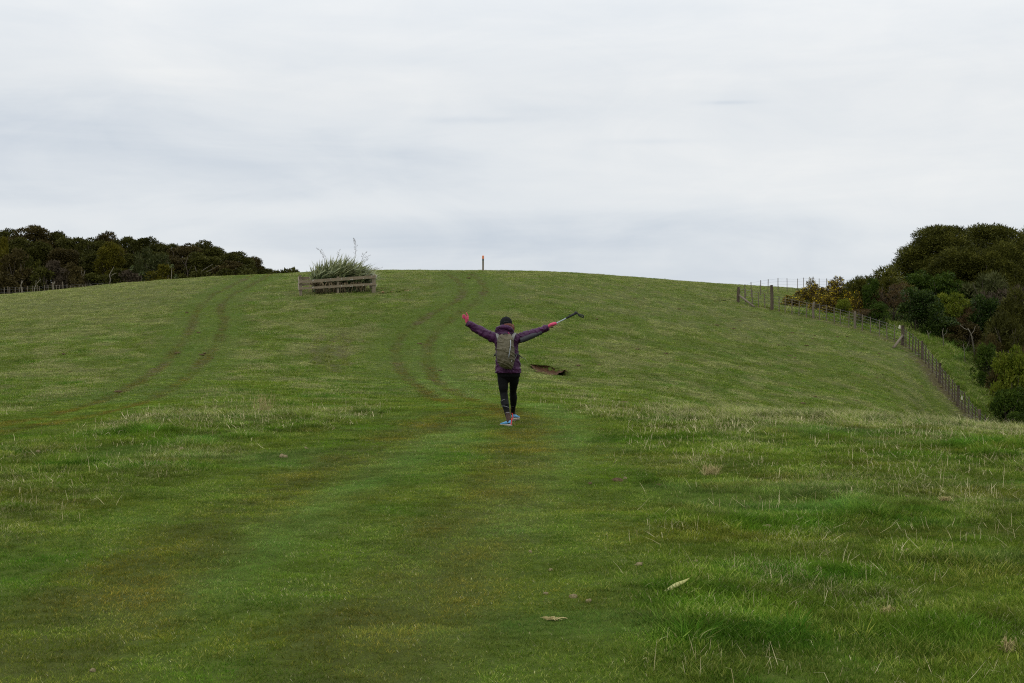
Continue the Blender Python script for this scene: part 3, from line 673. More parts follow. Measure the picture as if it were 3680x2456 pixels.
def variant(kind, k, w, h):
    """a crown and its trunk, shared by every tree of the kind and variant; nominal size w by h"""
    key = (kind, k)
    if key in LIB: return LIB[key]
    rg = np.random.default_rng(abs(hash((len(kind), ord(kind[0]), ord(kind[-1]), k))) % 99991 + 5)
    rr_ = random.Random(k * 31 + len(kind))
    mb = MB()
    if kind == 'kanuka_far':
        W0, H0 = 5.0, 9.0; pf = canopy_puffs(rg, W0, H0, 3.0, 52, .80); f = lambda m_: foliage('crown', pf, m_, .15, 2.4, .45, 1.3, seed=k + 3)
        stems(rg, W0, 3.5, 7.5, 3, .13, mb, .8)
    elif kind == 'kanuka':
        W0, H0 = 6.0, 7.5; pf = canopy_puffs(rg, W0, H0, 1.2, 96, .88); f = lambda m_: foliage('crown', pf, m_, .078, 2.2, .35, 2.2, seed=k + 13)
        stems(rg, W0, 2, 6, 4, .14, mb, .8)
    elif kind == 'bush':                                                 # full to the ground, broad leaves
        W0, H0 = 3.4, 3.2; pf = []
        for i in range(46):
            a = rg.uniform(0, 6.283); q = math.sqrt(rg.uniform(0, 1)); z = rg.uniform(.12, 1) ** .8
            wz = math.sqrt(max(.05, 1 - (z - .35) ** 2 / .5)); r = rg.uniform(.24, .6)
            lob = 1 + .22 * math.sin(a * 3 + k * 1.7) + .12 * math.sin(a * 5 + k)
            pf.append((q * math.cos(a) * W0 * .40 * wz * lob, q * math.sin(a) * W0 * .40 * wz * lob, z * (H0 - .45) * (1 + .1 * math.sin(a * 2 + k)), r, r * .85))
        f = lambda m_: foliage('crown', pf, m_, .115, 2.0, .3, 1.0, seed=k + 23)
        stems(rg, W0, .5, 2.6, 4, .05, mb, .4)
    elif kind == 'bush_far':
        W0, H0 = 3.4, 3.6; pf = []
        for i in range(22):
            a = rg.uniform(0, 6.283); q = math.sqrt(rg.uniform(0, 1)); z = rg.uniform(.1, 1) ** .8
            wz = math.sqrt(max(.05, 1 - (z - .35) ** 2 / .5)); r = rg.uniform(.4, .7)
            pf.append((q * math.cos(a) * W0 * .40 * wz, q * math.sin(a) * W0 * .40 * wz, z * (H0 - .4), r, r * .75))
        f = lambda m_: foliage('crown', pf, m_, .17, 2.4, .3, 1.2, seed=k + 33)
        stems(rg, W0, .5, 3.0, 3, .06, mb, .4)
    elif kind == 'brush':                                                # upright fine sprays
        W0, H0 = 3.6, 3.4; pf = []
        for i in range(34):
            a = rg.uniform(0, 6.283); q = math.sqrt(rg.uniform(0, 1)); x, y = q * math.cos(a) * W0 * .4, q * math.sin(a) * W0 * .4
            zt = H0 * (1 - .45 * q * q) - .5; r = rg.uniform(.38, .6)
            pf.append((x, y, rg.uniform(.15, 1) ** .7 * zt, r, r * .95))
        f = lambda m_: foliage('crown', pf, m_, .075, 2.4, .5, 2.9, seed=k + 43)
        stems(rg, W0, .5, 2.8, 6, .045, mb, .4)
    elif kind == 'twig':                                                 # sparse, mostly bare stems
        W0, H0 = 3.0, 3.0; pf = []
        for i in range(16):
            a = rg.uniform(0, 6.283); q = math.sqrt(rg.uniform(0, 1)); r = rg.uniform(.35, .55)
            pf.append((q * math.cos(a) * W0 * .4, q * math.sin(a) * W0 * .4, rg.uniform(.4, 1) * (H0 - .4), r, r * .8))
        f = lambda m_: foliage('crown', pf, m_, .055, 1.1, .4, 3.2, seed=k + 53)
        stems(rg, W0 * 1.3, .4, 3.0, 14, .028, mb, .7)
    elif kind == 'gorse':
        W0, H0 = 2.4, 2.0; pf = []
        for i in range(26):
            a = rg.uniform(0, 6.283); q = math.sqrt(rg.uniform(0, 1)); x, y = q * math.cos(a) * W0 * .42, q * math.sin(a) * W0 * .42
            r = rg.uniform(.22, .36); pf.append((x, y, rg.uniform(.12, 1) * (H0 * (1 - .5 * q * q)) - r * .5, r, r * 1.25))
        for i in range(9):                                               # flowering shoots standing proud
            a = rg.uniform(0, 6.283); q = rg.uniform(.2, .95); pf.append((q * math.cos(a) * W0 * .42, q * math.sin(a) * W0 * .42, H0 * (1 - .5 * q * q) + rg.uniform(-.1, .18), .11, .22))
        f = lambda m_: foliage('crown', pf, m_, .06, 2.2, .4, 2.0, flowers=.26, seed=k + 63)
        stems(rg, W0, .3, 1.4, 7, .03, mb, .3)
    LIB[key] = (W0, H0, f, mb, {})
    return LIB[key]
VC = {}
def plant(name, label, cat, kind, k, px, top_py, wpx, d, mat_, bark=None, group=None, rot=None):
    x = (px - 1840) / 5000 * d; z0 = Hs(x, d); ht = 1.6 - (top_py - 1150) / 5000 * d - z0; wd = wpx * d / 5000
    W0, H0, f, mb, cache = variant(kind, k, 0, 0)
    if mat_.name not in cache: cache[mat_.name] = f(mat_)
    bk = bark or M_BARK
    if bk.name not in cache: cache[bk.name] = mb.mesh('trunk', bk, True)
    o = empty(name, (x, d, z0), label=label, cat=cat, group=group)
    o.rotation_euler.z = random.uniform(0, 6.283) if rot is None else rot
    o.scale = (wd / W0, wd / W0, max(ht, .3) / H0)
    link('trunk', cache[bk.name], o); link('crown', cache[mat_.name], o)
    return o

G_L = 'trees of the dark wood beyond the long crest'
left_top = [(-250, 850, 150, 186, 'beyond the edge of the far fence'), (-150, 842, 150, 184, 'next outward from the wood\'s first skyline tree'), (-50, 834, 140, 183, 'first on the wood\'s skyline before the highest dome'), (35, 824, 125, 184, 'just before the wood\'s highest dome'),
            (112, 808, 130, 181, 'forming the highest dome of the wood'), (190, 824, 115, 184, 'on the shoulder just past the wood\'s highest dome'), (258, 838, 110, 181, 'below the first sag in the wood\'s skyline'), (325, 834, 110, 185, 'opening the second dome of the wood\'s skyline'),
            (392, 834, 105, 187, 'closing the second dome above the yellow-olive tree'), (452, 850, 90, 186, 'stepping down into the second notch of the skyline'), (532, 848, 120, 184, 'just past the second notch, over the pale green shrub'), (600, 862, 95, 186, 'above the cabbage tree on the skyline'),
            (662, 857, 110, 183, 'forming the third dome of the wood past the cabbage tree'), (728, 866, 110, 184, 'on the falling side of the third dome'), (786, 890, 95, 186, 'in the dip before the wood\'s last dome'), (842, 900, 105, 184, 'forming the last dome of the wood'), (892, 914, 85, 186, 'behind the last dome, stepping down'),
            (934, 942, 60, 187, 'ending the wood where it meets the crest'), (962, 968, 50, 189, 'that is last, small and low on the crest')]
for i, (px, tp, w, d, lab) in enumerate(left_top):
    plant('kanuka_tree', 'dark olive flat-domed tree ' + lab, 'tree', 'kanuka_far', i % 5, px, tp - 3, w * 1.42, d, M_KAN if i % 4 else M_KAN2, group=G_L)
for i, (px, tp, w, d) in enumerate([(-100, 870, 150, 178), (10, 862, 130, 177), (80, 850, 120, 176), (160, 860, 120, 177), (235, 880, 120, 176), (300, 880, 110, 178), (345, 905, 110, 175), (420, 885, 100, 179), (480, 905, 110, 178), (560, 890, 110, 180), (640, 900, 110, 178), (700, 905, 120, 178), (760, 920, 110, 179), (820, 930, 110, 179), (880, 940, 100, 180), (925, 958, 80, 182)]):
    plant('kanuka_tree', 'lower dark tree in the wood\'s shaded second rank, merged with those beside it', 'tree', 'kanuka_far', (i + 2) % 5, px, tp, w * 1.2, d, (M_KAN, M_KAN2, M_KAN)[i % 3], group='shaded second rank of the wood')
for px, tp, w, d, lab in [(992, 972, 100, 232, 'small distant dark tree showing over the crest just past the wood'), (1035, 967, 130, 234, 'broad distant dark tree between its lower neighbours over the crest'), (1070, 970, 90, 236, 'low distant dark tree nearest the timber pen, over the crest')]:
    plant('distant_tree', lab, 'tree', 'bush_far', 1, px, tp, w * 1.2, d, M_KAN)
under = [(px_, tp_, w_, 177 + (i_ % 3), (M_KAN, M_KAN2)[i_ % 2], 'bush_far', None) for i_, (px_, tp_, w_) in enumerate([(-60, 960, 190), (40, 955, 190), (130, 958, 190), (230, 950, 190), (330, 955, 190), (430, 952, 190), (500, 948, 170), (590, 945, 180), (690, 950, 180), (780, 955, 170), (860, 960, 150)])] + [(-40, 900, 120, 171, M_KANY, 'bush_far', 'yellow-olive shrub at the very edge of the wood by the far fence'), (12, 850, 60, 173, M_KANY, 'bush_far', 'olive green young tree standing up beside the brown shrub'), (60, 895, 110, 170, M_KAN2, 'bush_far', 'tall rusty brown shrub in front of the wood\'s highest dome'),
         (120, 915, 70, 171, M_KANR, 'bush_far', 'dark green shrub behind the rusty brown one'), (160, 965, 90, 168, M_KAN, 'bush_far', 'dark shrub low behind the white-tipped far post'), (205, 935, 85, 169, M_PUR, 'bush_far', 'grey-brown twiggy shrub with pale forked stems'), (265, 945, 90, 170, M_KAN2, 'bush_far', 'brown-olive shrub beside the grey-brown twiggy one'),
         (285, 990, 70, 167, M_KAN2, 'bush_far', 'low brown shrub just behind the far fence'), (335, 985, 90, 168, M_KAN, 'bush_far', 'low olive undergrowth shrub where the far fence sinks behind the crest'), (405, 965, 110, 169, M_KAN, 'bush_far', 'dark shrub beneath the yellow-olive tree'), (462, 972, 90, 168, M_PUR, 'bush_far', 'dull brown shrub beside the small palm-like heads'),
         (512, 884, 90, 173, M_GREY, 'bush_far', 'grey-green tree with an open bare flank'), (566, 918, 95, 171, M_GREY, 'bush_far', 'pale-topped olive shrub next to the cabbage tree'), (575, 950, 110, 169, M_KANY, 'bush_far', 'yellow-brown shrub beneath the pale-topped one'),
         (655, 985, 80, 170, M_KAN, 'bush_far', 'dark shrub just past the cabbage tree trunk'), (30, 975, 130, 167, M_KAN2, 'bush_far', 'dark brown thicket behind the first posts of the far fence'), (720, 975, 110, 172, M_KAN, 'bush_far', 'dark undergrowth among the bent bare stems'), (800, 965, 110, 173, M_KAN, 'bush_far', 'dark undergrowth under the last dome of the wood'), (880, 970, 100, 174, M_KAN, 'bush_far', 'dark undergrowth where the track meets the wood')]
for i, (px, tp, w, d, mt, kd, lab) in enumerate(under):
    plant('shrub' if lab else 'undergrowth_shrub', lab or 'dark undergrowth shrub filling the shade under the wood\'s canopy, merged with those beside it', 'shrub', kd, i % 4, px, tp, w * 1.15, d, mt, group=None if lab else 'shaded undergrowth of the wood')
for px, tp, w, d in [(655, 872, 118, 174)]:
    plant('yellow_olive_tree', 'yellow-olive tree leaning out of the dark wood above a bent pale trunk', 'tree', 'kanuka_far', 3, 395, 868, 128, 172, M_KANY)
def bare_tree(label, base_px, d, segs, r=.09, m_=None):
    x0 = (base_px - 1840) / 5000 * d; z0 = Hs(x0, d); o = empty('bare_tree', (x0, d, z0), label=label, cat='tree')
    for i, sg in enumerate(segs):
        mb = MB(); pts = [W(a, b_, d) - Vector((x0, d, z0)) for a, b_ in sg]
        pts = [p + Vector((0, .08 * math.sin(j * 2.1 + i), 0)) for j, p in enumerate(pts)]
        if i == 0: pts[0].z = min(pts[0].z, -.2)
        rr0 = r if i == 0 else r * .55
        mb.tube(pts, [rr0 * (1 - .75 * j / (len(pts) - 1)) for j in range(len(pts))], 6); mb.build('trunk' if i == 0 else 'branch', m_ or M_PALE, o, True)
bare_tree('bent pale trunk under the yellow-olive tree', 395, 168, [[(395, 1035), (394, 1020), (398, 1004), (393, 990), (400, 975), (410, 960)], [(398, 992), (408, 986), (419, 982)]])
bare_tree('pale forked dead stem leaning behind the far fence', 122, 160, [[(118, 1060), (124, 1035), (133, 1020), (147, 1003)], [(125, 1032), (129, 1016), (131, 1008)]], .06)
bare_tree('slender pale stem rising among dark shrubs before the wood', 297, 168, [[(294, 1050), (298, 1005), (303, 985), (306, 972)], [(298, 1005), (294, 985), (292, 970)]], .05, M_PALE)
bare_tree('bare multi-stemmed trunk between the cabbage tree and the last dome', 672, 170, [[(672, 1035), (674, 985), (668, 950), (676, 920)], [(672, 985), (682, 968), (690, 955)], [(668, 960), (660, 945), (650, 930)]], .07, M_BARK)
bare_tree('fan of bent grey stems below the last dome', 712, 172, [[(706, 1030), (716, 985), (735, 968), (765, 950)], [(712, 990), (730, 982), (760, 970), (785, 955)], [(709, 1000), (706, 975), (700, 955)]], .06, M_PALE)

# cabbage tree: a bare pole with a head of sword leaves
def cabbage(label, px, base_py, head_py, d, rad, pole=True):
    x0 = (px - 1840) / 5000 * d; z0 = Hs(x0, d); o = empty('cabbage_tree', (x0, d, z0), label=label, cat='tree')
    top = W(px + 4, head_py, d) - Vector((x0, d, z0)); mb = MB(); mb.tube([(0, 0, -.3), (0.03, 0, top.z * .5), top], [.05, .035, .03], 6); mb.build('trunk', M_PALE if pole else M_BARK, o, True)
    rg = random.Random(px); mb = MB()
    for i in range(90):
        a = rg.uniform(0, 6.283); el = rg.uniform(-.5, 1.4); dr = Vector((math.cos(a) * math.cos(el), math.sin(a) * math.cos(el), math.sin(el))); s_ = dr.cross(Vector((.1, .2, 1))).normalized() * .035
        e_ = top + dr * rad * rg.uniform(.7, 1.1); e_.z -= .08; mid = top + dr * rad * .6
        mb.add([top - s_ * .5, top + s_ * .5, mid + s_, mid - s_, e_], [(0, 1, 2, 3), (3, 2, 4)])
    me_ = mb.mesh('crown', m_leaf_cab); link('crown', me_, o)
m_leaf_cab = m_simple('pale sword leaves', (.06, .08, .022), (.17, .20, .075), 3, .6, 0)
cabbage('thin cabbage tree on a pale pole in front of the wood', 614, 1030, 958, 166, .42)
cabbage('low cabbage tree head crowding the foot of the taller one', 627, 1030, 994, 167, .45, False)
cabbage('small palm-like head poking out of the dark undergrowth', 505, 1030, 985, 166, .55, False)
cabbage('second small palm-like head above the dull brown shrub', 470, 1030, 965, 168, .5, False)

# the bush beyond the boundary fence
R = 'trees and shrubs of the gully beyond the boundary fence'
right = [
 ('kanuka_tree', 'large dark domed tree at the hill side of the gully bush', 'tree', 'kanuka', 0, 3382, 800, 315, 112, M_KANR),
 ('kanuka_tree', 'tallest dark domed tree behind the gully bush', 'tree', 'kanuka', 1, 3560, 797, 310, 114, M_KANR),
 ('kanuka_tree', 'dark tree shouldering the tallest dome on its outer flank', 'tree', 'kanuka', 2, 3730, 810, 290, 110, M_KANR),
 ('kanuka_tree', 'dark tree outside the tallest dome, furthest from the hill', 'tree', 'kanuka', 3, 3900, 850, 300, 110, M_KANR),
 ('kanuka_tree', 'greener domed tree nestled before the tallest dark tree', 'tree', 'kanuka', 2, 3600, 870, 240, 107, M_KANR),
 ('kanuka_tree', 'olive tree filling under the large domed tree', 'tree', 'kanuka', 1, 3440, 880, 260, 108, M_KANR),
 ('kanuka_bush', 'spiky-topped olive bush standing apart between gorse and tall trees', 'bush', 'brush', 0, 3160, 942, 245, 104, M_KANR),
 ('kanuka_bush', 'smaller olive bush crowding the gorse side of the spiky-topped bush', 'bush', 'brush', 1, 3078, 985, 120, 103, M_KANR),
 ('shrub', 'bright leafy green shrub in front of the spiky-topped olive bush', 'shrub', 'bush', 0, 3135, 1000, 75, 100, M_GRN),
 ('shrub', 'yellow-green shrub between the gorse and the fence post', 'shrub', 'bush', 1, 3028, 1068, 62, 98, M_YEL),
 ('shrub', 'pale brown half-bare shrub behind the round glossy bush', 'shrub', 'twig', 0, 3205, 1015, 150, 100, M_BRN),
 ('shrub', 'low mid-green shrub at the fence beside the half-bare brown one', 'shrub', 'bush', 2, 3160, 1092, 95, 95.5, M_GRN),
 ('shrub', 'low brown scrub tangle behind the fence near the corner brace', 'shrub', 'twig', 1, 3110, 1110, 110, 96, M_BRN),
 ('shrub', 'round glossy dark green bush behind the white-plated batten', 'bush', 'bush', 3, 3300, 1036, 165, 97, M_GRND),
 ('shrub', 'green leafy bush behind and above the yellow-green one', 'bush', 'bush', 1, 3400, 968, 180, 105, M_GRN),
 ('shrub', 'mid-green bush beneath the large domed tree', 'bush', 'bush', 2, 3300, 985, 150, 106, M_GRN),
 ('shrub', 'vivid yellow-green bush in the middle of the gully scrub', 'bush', 'bush', 0, 3415, 1052, 135, 100, M_YEL),
 ('shrub', 'broad grey-green brush bush under the tallest tree', 'bush', 'brush', 2, 3545, 955, 210, 104, M_GREY),
 ('shrub', 'purplish-brown bare twig bush below the grey-green one', 'bush', 'twig', 2, 3590, 1030, 190, 101, M_PUR),
 ('shrub', 'dark green bush crossed by a pale bare branch', 'bush', 'bush', 3, 3540, 1062, 150, 98, M_GRND),
 ('shrub', 'dull brown shrub wedged between yellow-green and dark bushes', 'bush', 'brush', 3, 3475, 1075, 110, 99, M_BRN),
 ('shrub', 'dark shaded shrub at the foot of the yellow-green bush', 'shrub', 'bush', 1, 3390, 1130, 160, 96.5, M_GRND),
 ('shrub', 'dark shaded shrub with dead sticks by the gully grass', 'shrub', 'bush', 2, 3470, 1165, 140, 95, M_KAN2),
 ('kanuka_bush', 'tall brown-olive bush overhanging the gully from the outer side', 'bush', 'brush', 0, 3665, 1010, 230, 96, M_KAN),
 ('kanuka_bush', 'olive brush bush filling above the glossy gully bush', 'bush', 'brush', 1, 3615, 1110, 190, 92, M_KAN),
 ('shrub', 'rusty shrub edging the gully grass', 'shrub', 'brush', 2, 3560, 1180, 100, 91, M_KAN2),
 ('shrub', 'small glossy green bush standing out over the gully grass', 'bush', 'bush', 0, 3548, 1232, 95, 87, M_GRN),
 ('shrub', 'dark brown brush behind the leafy laurel-like bush', 'bush', 'brush', 3, 3650, 1190, 170, 86, M_KAN2),
 ('shrub', 'large leafy yellow-green bush at the low end of the fence', 'bush', 'bush', 2, 3640, 1268, 155, 80, M_YEL),
 ('shrub', 'dark leafy bush under the large yellow-green one', 'bush', 'bush', 1, 3625, 1380, 150, 79, M_GRN),
 ('shrub', 'outermost dark bush below the overhanging trees', 'bush', 'bush', 3, 3740, 1290, 170, 80, M_GRN),
 ('shrub', 'dark bush half hidden by the brow at the fence\'s low end', 'bush', 'bush', 0, 3665, 1480, 130, 76, M_GRN),
 ('kanuka_tree', 'dark tree far down the gully outside all the others', 'tree', 'kanuka', 1, 4120, 870, 330, 106, M_KANR),
 ('kanuka_bush', 'dark bush beyond the outermost tree of the gully', 'bush', 'brush', 2, 3850, 1050, 260, 96, M_KAN)]
for nm, lab, cat, kd, k, px, tp, w, d, mt in right:
    plant(nm, lab, cat, kd, k, px, tp, w * 1.08, d, mt)
for i, (px, tp, w, d, lab) in enumerate([(2848, 1062, 75, 104, 'lowest flowering gorse, spilling toward the tall strainer post'), (2925, 1030, 115, 106, 'flowering gorse bush second from the strainer post'), (2915, 1008, 45, 112, 'tall thin flowering gorse spray against the sky'), (2990, 1035, 120, 104, 'broad brown gorse bush in the thick of the clump'),
                                       (3018, 1004, 95, 107, 'flowering gorse bush touching the olive bush'), (2960, 1068, 110, 101, 'low gorse bush pressed against the fence wires'), (3062, 1050, 70, 101, 'dark gorse bush shaded by the olive bush')]):
    plant('gorse_bush', lab, 'gorse', 'gorse', i % 3, px, tp, w * 1.3, d, M_GORSE)
bare_tree('pale bare crooked branch against the dark gully bush', 3500, 93.5, [[(3508, 1232), (3494, 1212), (3486, 1196), (3478, 1180)], [(3490, 1205), (3500, 1190), (3504, 1172)], [(3482, 1188), (3465, 1182), (3450, 1168)]], .06)
bare_tree('short forked pale stick at the foot of the round glossy bush', 3336, 94, [[(3342, 1215), (3337, 1200), (3330, 1188)], [(3338, 1203), (3346, 1192)]], .04)
bare_tree('thin pale bare stem at the gully grass edge', 3392, 93.5, [[(3390, 1232), (3391, 1212), (3386, 1195), (3390, 1180)], [(3390, 1210), (3400, 1198), (3404, 1180)]], .035)
bare_tree('low dead twiggy stem standing in the gully grass', 3465, 90.5, [[(3470, 1272), (3466, 1255), (3460, 1235)], [(3467, 1262), (3476, 1245), (3480, 1228)], [(3464, 1250), (3452, 1240)]], .03)
bare_tree('thin dry sapling rising over the brow at the fence\'s low end', 3625, 27, [[(3622, 1585), (3628, 1548), (3627, 1525), (3624, 1505)], [(3627, 1530), (3634, 1512), (3640, 1504)]], .008)

# ------------------------------------------------------------------ post and wire fences
M_POST = m_wood('weathered grey post', (.060, .050, .034), (.135, .112, .080), (.25, .215, .16), (9, 9, 1.2))
M_POSTD = m_wood('dark creosoted post', (.036, .028, .019), (.078, .060, .042), (.14, .112, .08), (9, 9, 1.2))
M_WIRE = m_simple('galvanised wire', (.10, .10, .10), (.17, .17, .17), 5, .5, 0)
def polyz(poly):
    return [(x, y, Hs(x, y)) for x, y in poly]
def post_me(r, h, m_, sq=False, seed=0, top=.0):
    mb = MB(); rg = random.Random(seed)
    zs = [-.3, 0, h * .35, h * .7, h - .02, h]
    rads = [r * 1.05, r * 1.03, r, r * .97, r * .95, r * .75]
    wob = [0, 0, rg.uniform(-.12, .12) * r * 2, rg.uniform(-.2, .2) * r * 2, rg.uniform(-.3, .3) * r * 2, rg.uniform(-.3, .3) * r * 2]
    mb.rings([((wob[i], wob[-1 - i] * .5, zs[i]), rads[i], rads[i] * (.8 if sq else 1)) for i in range(6)], 10, p=5 if sq else 2)
    return mb.mesh('post', m_, not sq)
ME_POST = [post_me(.085, 1.2, M_POST, seed=i) for i in range(3)]; ME_POSTD = post_me(.088, 1.22, M_POSTD, seed=9)
ME_BAT = [post_me(.032, 1.08, M_POST, True, seed=i + 20) for i in range(4)]
ME_BATD = [post_me(.034, 1.10, M_POSTD, True, seed=i + 50) for i in range(4)]
ME_STR = post_me(.115, 1.0, M_POSTD, seed=30)
def put(me_, par, nm, p, zs=1.0, lean=0.0, base=Vector((0, 0, 0)), s=1.0):
    o = link(nm, me_, par, Vector(p) - base); o.rotation_euler = (random.uniform(-lean, lean), random.uniform(-lean, lean), random.uniform(0, 6.28)); o.scale = (s, s, zs); return o
def wires(par, pts, hs, base, r=.006, n=4):
    for h in hs:
        mb = MB(); pp = [Vector((p[0], p[1], p[2] + h * p[3])) - base for p in pts]
        mb.tube(pp, r, n); mb.build('wire', M_WIRE, par)
b0 = Vector((FENCE_XY[4][0], FENCE_XY[4][1], 0)); b0.z = Hs(b0.x, b0.y)
fence = empty('boundary_fence', b0, label='post, batten and wire fence running down the hill past the gorse to the gully', cat='fence')
kinds = [('s', 1.12), ('t', 1.78), ('p', 1), ('p', 1), ('c', 1.16), ('p', 1), ('p', 1), ('p', 1), ('p', 1), ('p', 1)]
nb_ = [4, 5, 5, 5, 5, 4, 5, 5, 4]
wp = []; tops = []
for i, (x, y) in enumerate(FENCE_XY):
    z = Hs(x, y); k, hh = kinds[i]
    if k == 's': put(ME_STR, fence, 'strainer_post', (x, y, z), 1.12, .01, b0)
    elif k == 't': put(ME_STR, fence, 'strainer_post', (x, y, z), 1.78, .01, b0)
    elif k == 'c': put(ME_STR, fence, 'corner_post', (x, y, z), 1.28, .01, b0)
    else: put(ME_POSTD if i > 4 else ME_POST[i % 3], fence, 'post', (x, y, z), .97, .03, b0)
    wp.append((x, y, z, 1.0))
    if i < len(FENCE_XY) - 1:
        x2, y2 = FENCE_XY[i + 1]; n = nb_[i]
        for j in range(1, n + 1):
            t_ = (j + random.uniform(-.12, .12)) / (n + 1); bx, by = x + (x2 - x) * t_, y + (y2 - y) * t_; bz = Hs(bx, by)
            put((ME_BATD if i >= 4 else ME_BAT)[j % 4], fence, 'batten', (bx, by, bz + .02), random.uniform(.96, 1.04), .035, b0); wp.append((bx, by, bz, 1.0))
wires(fence, wp, (.2, .42, .64, .84, 1.02), b0)
def log_(nm, a, b_, r, par=None, base=Vector((0, 0, 0)), m_=None):
    mb = MB(); a, b_ = Vector(a) - base, Vector(b_) - base; mb.tube([a, a.lerp(b_, .5) + Vector((0, 0, .01)), b_], [r, r * .95, r * .85], 8); return mb.build(nm, m_ or M_POST, par, True)
x, y = FENCE_XY[4]; zc_ = Hs(x, y)
bx, by = at(3190, 1239); log_('brace', (bx, by - 1.4, Hs(bx, by - 1.4) + .05), (x - .05, y - .1, zc_ + .62), .085, fence, b0)
x, y = FENCE_XY[0]; z = Hs(x, y); bx, by = (2703 - 1840) / 5000 * 98.5, 98.5
log_('brace', (x + .05, y, z + .52), (bx, by - .8, Hs(bx, by - .8) + .06), .08, fence, b0, M_POST)
M_TAG = m_simple('cream plastic plate', (.55, .53, .38), (.70, .68, .52), 4, .5, 0)
for a, b_, d, rz in ((3233, 1176, 89.2, .2), (3456, 1431, 78.4, .9)):
    mb = MB(); mb.box((0, 0, 0), (.17, .012, .20)); mb.box((-.03, .0, .11), (.05, .013, .05))
    o = mb.build('warning_plate', M_TAG, fence, loc=W(a, b_, d) - b0 + Vector((0, -.06, 0))); o.rotation_euler = (0, .15, rz)

# the second fence, along the ridge from the same corner
rid = [(2676, 103, 1085), (2700, 107, 1072), (2733, 111, 0), (2760, 114, 0), (2796, 117, 0), (2829, 120, 0), (2866, 122, 0), (2888, 124, 0), (2944, 126, 0), (2971, 128, 0), (2990, 129, 0), (3011, 130, 0), (3045, 131, 0), (3075, 132, 0)]
q0 = Vector(((rid[3][0] - 1840) / 5000 * rid[3][1], rid[3][1], 0)); q0.z = Hs(q0.x, q0.y)
f2 = empty('ridge_fence', q0, label='light batten fence along the skyline ridge behind the gorse', cat='fence'); wp = [(FENCE_XY[0][0], FENCE_XY[0][1], Hs(*FENCE_XY[0]), 1)]
for i, (a, d, _) in enumerate(rid):
    x = (a - 1840) / 5000 * d; z = Hs(x, d); put(ME_BAT[i % 4], f2, 'batten', (x, d, z), 1.12, .02, q0, .9); wp.append((x, d, z, 1.08))
wires(f2, wp, (.3, .6, .85, 1.05), q0, .004)
# far fence at the wood
q0 = Vector(((100 - 1840) / 5000 * 143, 143, 0)); q0.z = Hs(q0.x, q0.y)
f3 = empty('far_fence', q0, label='old grey batten fence before the dark wood, its tops showing over the crest', cat='fence'); wp = []
for i, a in enumerate([-90, -66, -42, -20, -2, 16, 30, 35, 54, 70, 83, 100, 116, 134, 143, 159, 174, 190, 204, 215, 226, 241, 255, 269, 283, 298, 309, 326, 338, 352, 370, 390]):
    x = (a - 1840) / 5000 * 143; z = Hs(x, 143); tall = a in (190, 226); put(ME_POST[i % 3] if tall else ME_BAT[i % 4], f3, 'post' if tall else 'batten', (x, 143, z), (1.1 if tall else 1.0) + random.uniform(-.06, .06) + (.25 if a < 250 else .1), .05, q0, .6 if tall else 1.15); wp.append((x, 143, z, 1.15))
wires(f3, wp, (.7, .95, 1.1), q0, .005)
mb = MB(); mb.tube([(0, 0, -.3), (.04, 0, .9), (-.05, 0, 1.4), (.05, .02, 1.95)], [.06, .055, .045, .02], 7); mb.tube([(-.03, 0, 1.5), (.14, 0, 1.9)], [.04, .02], 5)
for a, lab, s in ((77, 'tall pale dead post by the first battens of the far fence', 1.05), (193, 'bleached crooked stump standing above the far fence', .95)):
    x = (a - 1840) / 5000 * 146; o = empty('dead_stump', (x, 146, Hs(x, 146)), label=lab, cat='stump'); link('trunk', mb.mesh('trunk', M_PALE, True), o); o.scale = (1, 1, s * (1.0 if a > 100 else .98))

# ------------------------------------------------------------------ timber pen round the flax
M_RAIL = m_wood('weathered rail timber', (.085, .066, .042), (.19, .15, .10), (.33, .28, .20), (1.0, 12, 12), lichen=(.42, .40, .35), green=(.13, .125, .07))
M_PPOST = m_wood('weathered pen post', (.075, .058, .035), (.17, .14, .095), (.27, .235, .18), (10, 10, 1.5), green=(.12, .12, .06))
M_END = m_simple('bleached end grain', (.42, .39, .34), (.60, .57, .52), 30, .9, .2)
FL = Vector(W(1081, 1066, 81.4)); FR = Vector(W(1343, 1055, 82.5))
FL.z, FR.z = Hs(FL.x, FL.y), Hs(FR.x, FR.y)
ax = (FR - FL); ax.z = 0; Lf = ax.length; ax.normalize(); bk_ = Vector((-.17, 1, 0)).normalized(); DP = 2.5
pen = empty('timber_pen', (FL + FR) / 2, label='low weathered post and rail pen enclosing the flax bush', cat='pen')
pb = (FL + FR) / 2
def rotm(v): return Matrix((v, Vector((0, 0, 1)).cross(v).normalized(), v.cross(Vector((0, 0, 1)).cross(v).normalized()).normalized())).transposed() if False else Matrix.Rotation(math.atan2(v.y, v.x), 3, 'Z') @ Matrix.Rotation(-math.asin(max(-1, min(1, v.normalized().z))), 3, 'Y')
def pen_post(p, h, w=.15):
    mb = MB(); z = Hs(p.x, p.y); mb.box((0, 0, h / 2 - .15), (w, w, h + .3), Matrix.Rotation(math.atan2(ax.y, ax.x), 3, 'Z')); return mb.build('post', M_PPOST, pen, loc=Vector((p.x, p.y, z)) - pb)
mid_ = FL.lerp(FR, .505)
for p, w in ((FL, .15), (mid_, .13), (FR, .21), (FL + bk_ * DP, .15), (FR + bk_ * DP, .16), (mid_ + bk_ * DP, .13)): pen_post(p, 1.0, w)
